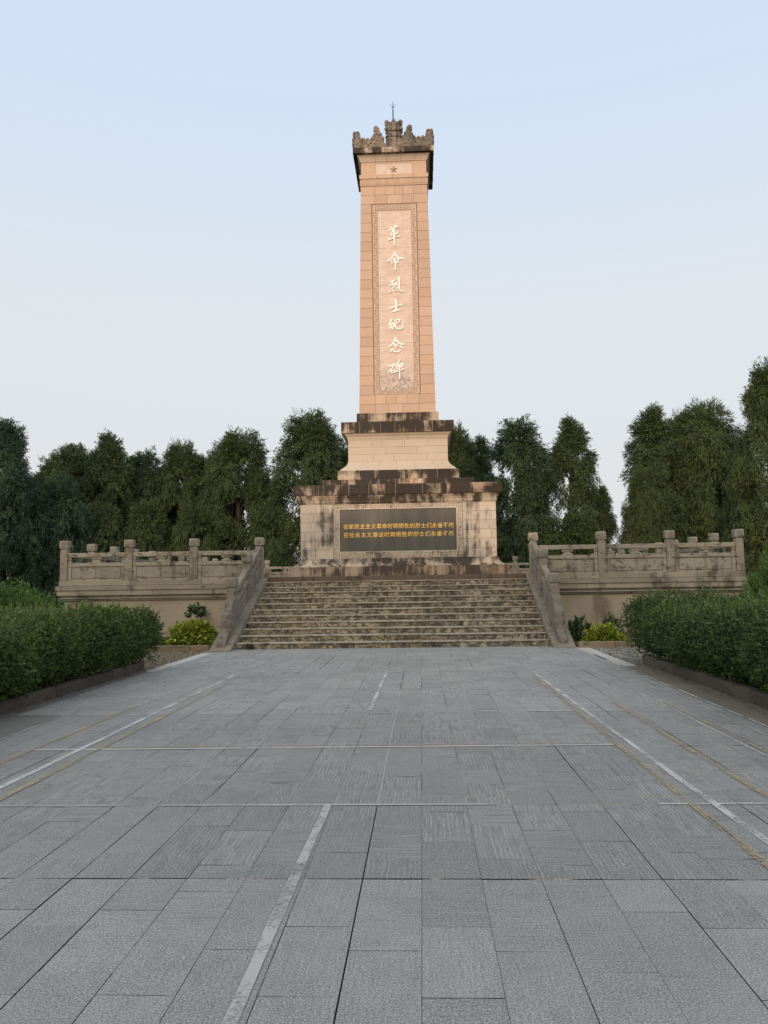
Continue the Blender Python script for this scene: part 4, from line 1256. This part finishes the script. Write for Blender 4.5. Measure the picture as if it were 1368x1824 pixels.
# ------------------------------------------------------------------ hedges and shrubs
def hedge(name, x0, x1, y0, y1, h, n, mat, seed, label, face_sign, shoots):
    """clipped hedge: leaves through the outer layer of an uneven box, sprays on top, a light-blocking core and stems inside"""
    r = np.random.default_rng(seed)
    t = thing(name, ((x0+x1)/2, (y0+y1)/2, 0), label, 'hedge', 'clipped hedges along the plaza')
    A = np.array([(x1-x0)*(y1-y0)*0.9, (y1-y0)*h*1.25, (x1-x0)*h*0.9])
    wch = r.choice(3, n, p=A/A.sum())
    u, v = r.random(n), r.random(n)
    X = np.where(wch == 1, x1 if face_sign > 0 else x0, x0+u*(x1-x0))
    Y = np.where(wch == 2, y1, y0+np.where(wch == 1, u, v)*(y1-y0))
    Z = np.where(wch == 0, h, 0.15+(h-0.15)*v)
    nx = np.where(wch == 1, face_sign, 0.0); ny = np.where(wch == 2, 1.0, 0.0); nz = np.where(wch == 0, 1.0, 0.0)
    N0 = np.stack([nx, ny, nz], 1).astype(float)
    P = np.stack([X, Y, Z], 1)
    # round the shoulders and let the faces swell in uneven pillows
    for ax, lim, sg in ((0, x1 if face_sign > 0 else x0, face_sign), (1, y1, 1)):
        dd = np.clip((0.35-np.abs(P[:, ax]-lim))/0.35, 0, 1)
        P[:, 2] -= np.where(wch == 0, 0.20*dd**2, 0)
    e_ = np.clip((P[:, 2]-(h-0.35))/0.35, 0, 1)
    P[:, 0] -= np.where(wch == 1, face_sign*0.22*e_**2, 0); P[:, 1] -= np.where(wch == 2, 0.22*e_**2, 0)
    lowr = np.clip((0.60-P[:, 2])/0.45, 0, 1)**1.3
    P[:, 0] -= np.where(wch == 1, face_sign*0.36*lowr, 0); P[:, 1] -= np.where(wch == 2, 0.30*lowr, 0)
    def fld(p):
        return (np.sin(p[:, 0]*2.1+seed)*np.cos(p[:, 1]*1.7) + 0.7*np.sin(p[:, 1]*4.3+p[:, 2]*3.1+seed) + 0.5*np.sin(p[:, 0]*6.1+p[:, 1]*5.2) + 0.5*np.sin(p[:, 2]*9+p[:, 1]*7.7+p[:, 0]*8))
    P[:, 2] += (P[:, 2]/h)*(0.06*np.sin(P[:, 1]*1.25+seed*2)+0.05*np.sin(P[:, 0]*1.9+P[:, 1]*0.8)+0.04*np.sin(P[:, 1]*3.7+P[:, 0]*2.7))
    F_ = fld(P)
    lump = np.sin(P[:, 0]*11+P[:, 1]*9+seed)*np.sin(P[:, 1]*13-P[:, 2]*10) + 0.8*np.sin(P[:, 2]*17+P[:, 1]*15+P[:, 0]*14)
    depth = r.random(n)**1.6*0.30
    P = P + N0*(0.045*F_ + 0.035*lump - depth + 0.03)[:, None] + r.normal(size=(n, 3))*0.028
    D = norm(N0*0.7 + np.array([0, 0, 0.25]) + r.normal(size=(n, 3))*0.75)
    L = 0.030+0.034*r.random(n); Wd = L*(0.42+0.2*r.random(n))
    N = norm(N0 + np.array([0, 0, 0.4]) + r.normal(size=(n, 3))*0.8)
    patch = 0.5+0.5*np.sin(P[:, 0]*3.3+seed)*np.sin(P[:, 1]*2.9+P[:, 2]*4)
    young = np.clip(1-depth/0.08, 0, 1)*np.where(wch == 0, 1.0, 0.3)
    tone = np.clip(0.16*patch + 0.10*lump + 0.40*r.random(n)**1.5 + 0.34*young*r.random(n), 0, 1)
    # short leafy sprays out of every face, longer shoots out of the top
    ns = shoots+5200
    pick = r.integers(0, n, ns); root = P[pick]; rn = N0[pick]
    hh = 0.05+0.09*r.random(ns); top_ = wch[pick] == 0
    long_ = np.where(top_ & (r.random(ns) < 0.28), 0.20*r.random(ns)**1.5, 0.0)
    hh = hh + long_
    k = 14
    tt = np.tile(np.linspace(0.05, 1, k), ns); si = np.repeat(np.arange(ns), k)
    ax_ = norm(rn*0.9 + np.array([0, 0, 0.55]) + r.normal(size=(ns, 3))*0.35)
    P2 = root[si] + ax_[si]*(hh[si]*tt)[:, None]
    th = r.random(ns*k)*6.28
    D2 = norm(np.stack([np.cos(th), np.sin(th), 0.3*np.ones(ns*k)], 1) + ax_[si]*0.6)
    L2 = 0.036*(1.15-0.5*tt)+0.008; W2 = L2*0.48
    N2 = norm(ax_[si]+np.array([0, 0, 0.6])+r.normal(size=(ns*k, 3))*0.5)
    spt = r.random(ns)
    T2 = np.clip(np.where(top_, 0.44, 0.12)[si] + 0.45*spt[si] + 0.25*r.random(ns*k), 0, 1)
    cat_ = lambda a, c: np.concatenate([a, c])
    me = kite_mesh('foliage', cat_(P, P2), cat_(D, D2), cat_(L, L2), cat_(Wd, W2), cat_(N, N2), cat_(tone, T2), bend=0.05)
    finish('foliage', me, mat, t)
    b = MB()
    i_ = 0.46
    b.box(x0+(i_ if face_sign < 0 else 0), x1-(i_ if face_sign > 0 else 0), y0, y1-i_, 0.16, h-0.20, 0.12, 2)  # solid dark core added inside the leaves to block light
    rr_ = random.Random(seed)
    for q in range(60):                                   # stems showing under the skirt
        sx_ = (x1 if face_sign > 0 else x0) - face_sign*rr_.uniform(0.42, 0.6); sy_ = rr_.uniform(max(y0, 5), y1-0.12)
        b.tube([(sx_, sy_, -0.02), (sx_+rr_.uniform(-0.06, 0.06), sy_+rr_.uniform(-0.06, 0.06), 0.35)], [0.012, 0.007], 5)
    b.build('core_and_stems', M['core_stem'], t)
    return t
hedge('clipped_hedge', -9.2, -4.80, 5.0, 14.75, 1.06, 105000, M['hedge'], 3, 'long clipped green hedge with fresh shoots along the left kerb', 1, 900)
hedge('clipped_hedge', 3.72, 8.2, 5.0, 15.1, 1.05, 105000, M['hedge_r'], 4, 'long dense clipped hedge along the right kerb', -1, 700)

def bush(name, c, rad, n, size, mat, seed, label, cat, **kw):
    t = thing(name, (c[0], c[1], 0), label, cat, 'shrubs at the foot of the terrace')
    leaf_cloud('foliage', (c[0], c[1], c[2]), rad, n, size, mat, seed, parent=t, **kw)
    b = MB(); rr_ = random.Random(seed)
    for k in range(9):
        q = rr_.random()*6.28; f = rr_.uniform(0.3, 0.75)
        b.tube([(c[0]+0.05*math.cos(q), c[1]+0.05*math.sin(q), -0.02), (c[0]+rad[0]*f*0.5*math.cos(q), c[1]+rad[1]*f*0.5*math.sin(q), c[2]+rad[2]*0.3), (c[0]+rad[0]*f*math.cos(q), c[1]+rad[1]*f*math.sin(q), c[2]+rad[2]*rr_.uniform(0.4, 0.8))], [0.015, 0.01, 0.004], 5)
    b.build('stems', M['bark'], t)
    return t
bush('golden_shrub', (-5.52, 19.25, 0.10), (0.56, 0.45, 0.56), 2600, 0.095, M['golden'], 8, 'round yellow green shrub left of the stairs under a dark sapling', 'shrub', tone_lo=0.06, ratio=0.55, up=0.1, shell=0.62)
bush('golden_shrub', (4.18, 19.0, 0.08), (0.42, 0.36, 0.36), 1500, 0.09, M['golden'], 9, 'small round yellow green shrub right of the stairs', 'shrub', tone_lo=0.1, ratio=0.55, up=0.1, shell=0.62)
bush('dark_shrub', (3.72, 19.6, 0.08), (0.34, 0.3, 0.52), 650, 0.095, M['shiny'], 10, 'dark glossy shrub between the right stair balustrade and the yellow shrub', 'shrub')
bush('dark_shrub', (4.5, 19.6, 0.08), (0.30, 0.3, 0.60), 450, 0.08, M['shiny'], 12, 'dark sparse shrub behind the small yellow shrub', 'shrub')
bush('leafy_weed', (-6.45, 19.2, 0.06), (0.30, 0.25, 0.30), 420, 0.08, M['weed'], 13, 'low fresh weed patch left of the round yellow shrub', 'weed')
bush('leafy_weed', (-6.75, 19.6, 0.06), (0.26, 0.25, 0.50), 380, 0.07, M['weed'], 14, 'taller pale weed between the left hedge and the weed patch', 'weed')
bush('leafy_weed', (-4.06, 18.86, 0.0), (0.10, 0.07, 0.14), 90, 0.05, M['shiny'], 15, 'tiny weed growing at the foot of the lowest step', 'weed')
# dark leaved sapling above the golden shrub
t = thing('young_sapling', (-5.55, 19.75, 0), 'thin dark leaved sapling rising above the round yellow shrub', 'sapling', 'shrubs at the foot of the terrace')
b = MB(); b.tube([(-5.55, 19.75, 0), (-5.53, 19.75, 0.5), (-5.56, 19.73, 0.95)], [0.014, 0.011, 0.005], 6); b.build('stem', M['bark'], t)
leaf_cloud('foliage', (-5.56, 19.73, 0.76), (0.24, 0.22, 0.27), 150, 0.13, M['shiny'], 16, parent=t, shell=0.25, up=0.1)
# feathery shrubs beyond the hedges
bush('feathery_shrub', (-9.3, 17.6, 0.3), (1.5, 1.2, 1.28), 26000, 0.06, M['feather'], 17, 'tall loose green shrub behind the far left end of the hedge', 'shrub', tone_lo=0.15, shell=0.7)
bush('feathery_shrub', (7.45, 17.6, 0.3), (0.72, 0.7, 1.50), 20000, 0.085, M['feather'], 18, 'pale feathery shrub behind the right hedge at the photo edge', 'shrub', tone_lo=0.2, ratio=0.22, shell=0.6)

# fallen leaves along the right kerb
r = np.random.default_rng(31)
n = 260
P = np.stack([3.86-0.16*r.random(n)**2, 6+8.6*r.random(n), 0.006+0.012*r.random(n)], 1)
P[:90, 0] = -4.96+0.12*r.random(90)**2; P[:90, 1] = 9+5.2*r.random(90)
th = r.random(n)*6.28
D = norm(np.stack([np.cos(th), np.sin(th), 0.15*r.random(n)], 1))
me = kite_mesh('fallen_leaves', P, D, 0.03+0.03*r.random(n), 0.015+0.015*r.random(n), norm(np.array([0, 0, 1.0])+0.3*r.normal(size=(n, 3))), r.random(n))
M['litter'] = leaf('dry leaves', (0.05,0.035,0.02), (0.12,0.075,0.04), (0.2,0.13,0.07), 0.1)
tag(finish('fallen_leaves', me, M['litter']), 'dry brown leaves fallen along the kerbs', 'leaves', kind='stuff')

# ------------------------------------------------------------------ trees
R0 = {}
V = {
 'a': make_tree_meshes('cypress a', 101, 11.0, 2.3, M['fir_mid'], n_cl=190, tufts=6200, gaps=0.28),
 'b': make_tree_meshes('cypress b', 102, 11.0, 1.7, M['fir_dark'], n_cl=180, tufts=5800, droop=0.95, belly=0.4, shape=3.4, tip=0.62),
 'c': make_tree_meshes('cypress c', 103, 11.0, 2.0, M['fir_mid'], n_cl=145, tufts=4600, gaps=0.22, tip=0.7),
 'd': make_tree_meshes('cypress d', 104, 12.0, 3.0, M['fir_olive'], n_cl=180, tufts=7000, droop=1.2, gaps=0.2, sprig=(0.16, 0.34), spread=0.16, belly=0.45, shape=2.2),
 'e': make_tree_meshes('cypress e', 105, 11.0, 2.2, M['fir_blue'], n_cl=180, tufts=6600, tip=0.7),
 'f': make_tree_meshes('cypress f', 106, 5.0, 1.9, M['fir_blue'], n_cl=95, tufts=2600, base=0.02),
 'g': make_tree_meshes('juniper g', 107, 5.0, 1.8, M['fir_mid'], n_cl=95, tufts=2600, base=0.02),
 'h': make_tree_meshes('broadleaf h', 108, 5.0, 2.0, M['broad'], n_cl=45, tufts=2000, per=12, base=0.08, droop=0.2, sprig=(0.12, 0.22), wid=(0.07, 0.12), spread=0.2),
 'i': make_tree_meshes('cypress i', 109, 11.0, 1.9, M['fir_mid'], n_cl=145, tufts=4800, lean=0.035, gaps=0.2, tip=0.85),
 'j': make_tree_meshes('cypress j', 110, 12.0, 2.4, M['fir_olive'], n_cl=180, tufts=6600, droop=1.0, shape=2.4, tip=0.75),
}
H0 = {'a': 11, 'b': 11, 'c': 11, 'd': 12, 'e': 11, 'f': 5, 'g': 5, 'h': 5, 'i': 11, 'j': 12}
def tree(kind, x, y, top, halfw, label, name='cypress_tree', cat='tree', rz=None):
    sx = 1.08*halfw/R0[kind]; sz = top/H0[kind]
    plant_tree(name, V[kind], (x, y, -0.03), (sx, sx, sz), random.uniform(0, 6.28) if rz is None else rz, label, cat, 'trees behind the terrace')
TREES = [
 ('b', 70, 842, 34, 50, 'dark cypress standing back in the notch at the left'),
 ('c', 92, 812, 34, 52, 'ragged cypress at the left edge of the open crowned one'),
 ('a', 158, 806, 40, 53, 'cypress between the open crowned one and the leaning tip'),
 ('c', 228, 815, 44, 54, 'pale cypress in the dip right of the leaning tip'),
 ('e', 292, 838, 32, 55, 'dim cypress in the dip left of the pointed cypress'),
 ('a', 392, 805, 38, 52, 'left shoulder cypress of the double tipped one'),
 ('a', 590, 780, 48, 50, 'cypress leaning against the left side of the monument pedestal'),
 ('d', 1212, 742, 50, 53.5, 'brownish weeping cypress between the feathery tip and the ragged top'),
 ('b', 1310, 790, 40, 54, 'dark cypress in the shade left of the tallest olive one'),
 ('e', 8, 748, 56, 42, 'tall blue green cypress cut by the left edge of the photo'),
 ('f', 45, 893, 50, 43, 'low blue green cypress in front at the far left edge', 'low_cypress'),
 ('f', 112, 866, 48, 44.5, 'low rounded blue green cypress beside the left corner post', 'low_cypress'),
 ('c', 127, 793, 52, 50, 'open crowned cypress left of the leaning tipped cypress'),
 ('i', 196, 773, 46, 50, 'cypress whose wispy tip leans to the right'),
 ('g', 185, 905, 40, 46.5, 'low juniper under the cypress with the leaning tip', 'low_juniper'),
 ('b', 262, 803, 38, 52, 'narrow dark cypress with short rounded top, right of the leaning tip'),
 ('g', 262, 900, 40, 47.5, 'low juniper under the narrow dark cypress', 'low_juniper'),
 ('a', 320, 791, 46, 52, 'pointed cypress above the second post of the left balustrade'),
 ('c', 358, 812, 40, 54, 'shorter cypress close beside the pointed one'),
 ('g', 345, 905, 40, 47, 'low juniper above the third post of the left balustrade', 'low_juniper'),
 ('a', 425, 771, 62, 50, 'broad drooping cypress with a double tip, left of the stairs'),
 ('b', 478, 850, 30, 53, 'dark slim cypress filling the gap left of the monument'),
 ('a', 548, 740, 70, 48, 'tallest broad cypress directly left of the monument shaft'),
 ('g', 480, 915, 42, 47, 'low juniper behind the top of the left stair balustrade', 'low_juniper'),
 ('a', 812, 762, 42, 52, 'cypress just right of the monument pedestal, half hidden'),
 ('c', 848, 782, 42, 54, 'shorter cypress between the half hidden one and the dense column'),
 ('b', 921, 746, 50, 48, 'dense dark columnar cypress right of the monument base'),
 ('i', 1012, 746, 46, 50, 'tall ragged cypress above the top of the right stair balustrade'),
 ('c', 1068, 868, 27, 52, 'small loose cypress left of the gap of sky'),
 ('h', 1018, 918, 46, 46.5, 'small broadleaf tree behind the right balustrade', 'broadleaf_tree'),
 ('d', 1146, 838, 38, 49.5, 'spreading weeping cypress right of the gap of sky'),
 ('i', 1168, 722, 54, 51, 'tall weeping cypress with a feathery pointed tip on the right'),
 ('d', 1255, 722, 72, 52, 'broad olive weeping cypress with a rounded ragged top on the right'),
 ('j', 1362, 650, 56, 42, 'tallest olive cypress cut by the right edge of the photo'),
 ('g', 1322, 890, 36, 44.5, 'low juniper beside the right corner post', 'low_juniper'),
]
for q in TREES:
    kind, px, py, hwpx, Y, label = q[:6]
    v = f0*F_PX + rr*(px-684) - uu*(py-912)           # sight line, to find the tree's place and height at its distance
    k = Y/v.y
    tree(kind, v.x*k, Y, EYE+v.z*k, hwpx*Y/F_PX, label, q[6] if len(q) > 6 else 'cypress_tree')

# unseen wood added behind the viewpoint to keep the low sun off the plaza
def grove():
    r = np.random.default_rng(77)
    Ps, Ds, Ls, Ws, Ns, Ts = [], [], [], [], [], []
    ex_v, ex_f = [], []
    for i in range(34):
        x = -62+3.6*i + r.uniform(-1, 1); y = -26 + r.uniform(-3, 3)
        h = 8.2 + r.uniform(-0.7, 0.7) + (0.10*max(0, -26-x))
        n = 2600; rad = 2.6
        d = rand_dirs(n, r); f = r.random(n)**0.4
        Pq = np.stack([x+d[:, 0]*rad*f, y+d[:, 1]*rad*f, h*0.52+d[:, 2]*h*0.48*f], 1)
        Ps.append(Pq); Ds.append(norm(d+np.array([0, 0, -0.4])+r.normal(size=(n, 3))*0.5)); Ls.append(0.45+0.3*r.random(n)); Ws.append(0.22+0.16*r.random(n)); Ns.append(rand_dirs(n, r)); Ts.append(r.random(n))
        k = len(ex_v); ex_v += [(x+0.15*math.cos(a), y+0.15*math.sin(a), z) for z in (0, h*0.7) for a in (0, 1.57, 3.14, 4.71)]
        ex_f += [(k+a, k+(a+1) % 4, k+4+(a+1) % 4, k+4+a) for a in range(4)]
    me = kite_mesh('wood', np.concatenate(Ps), np.concatenate(Ds), np.concatenate(Ls), np.concatenate(Ws), np.concatenate(Ns), np.concatenate(Ts), (ex_v, ex_f))
    tag(finish('shade_wood', me, M['grove']), 'unseen wood added behind the viewpoint to shade the plaza', 'wood', kind='stuff')
grove()
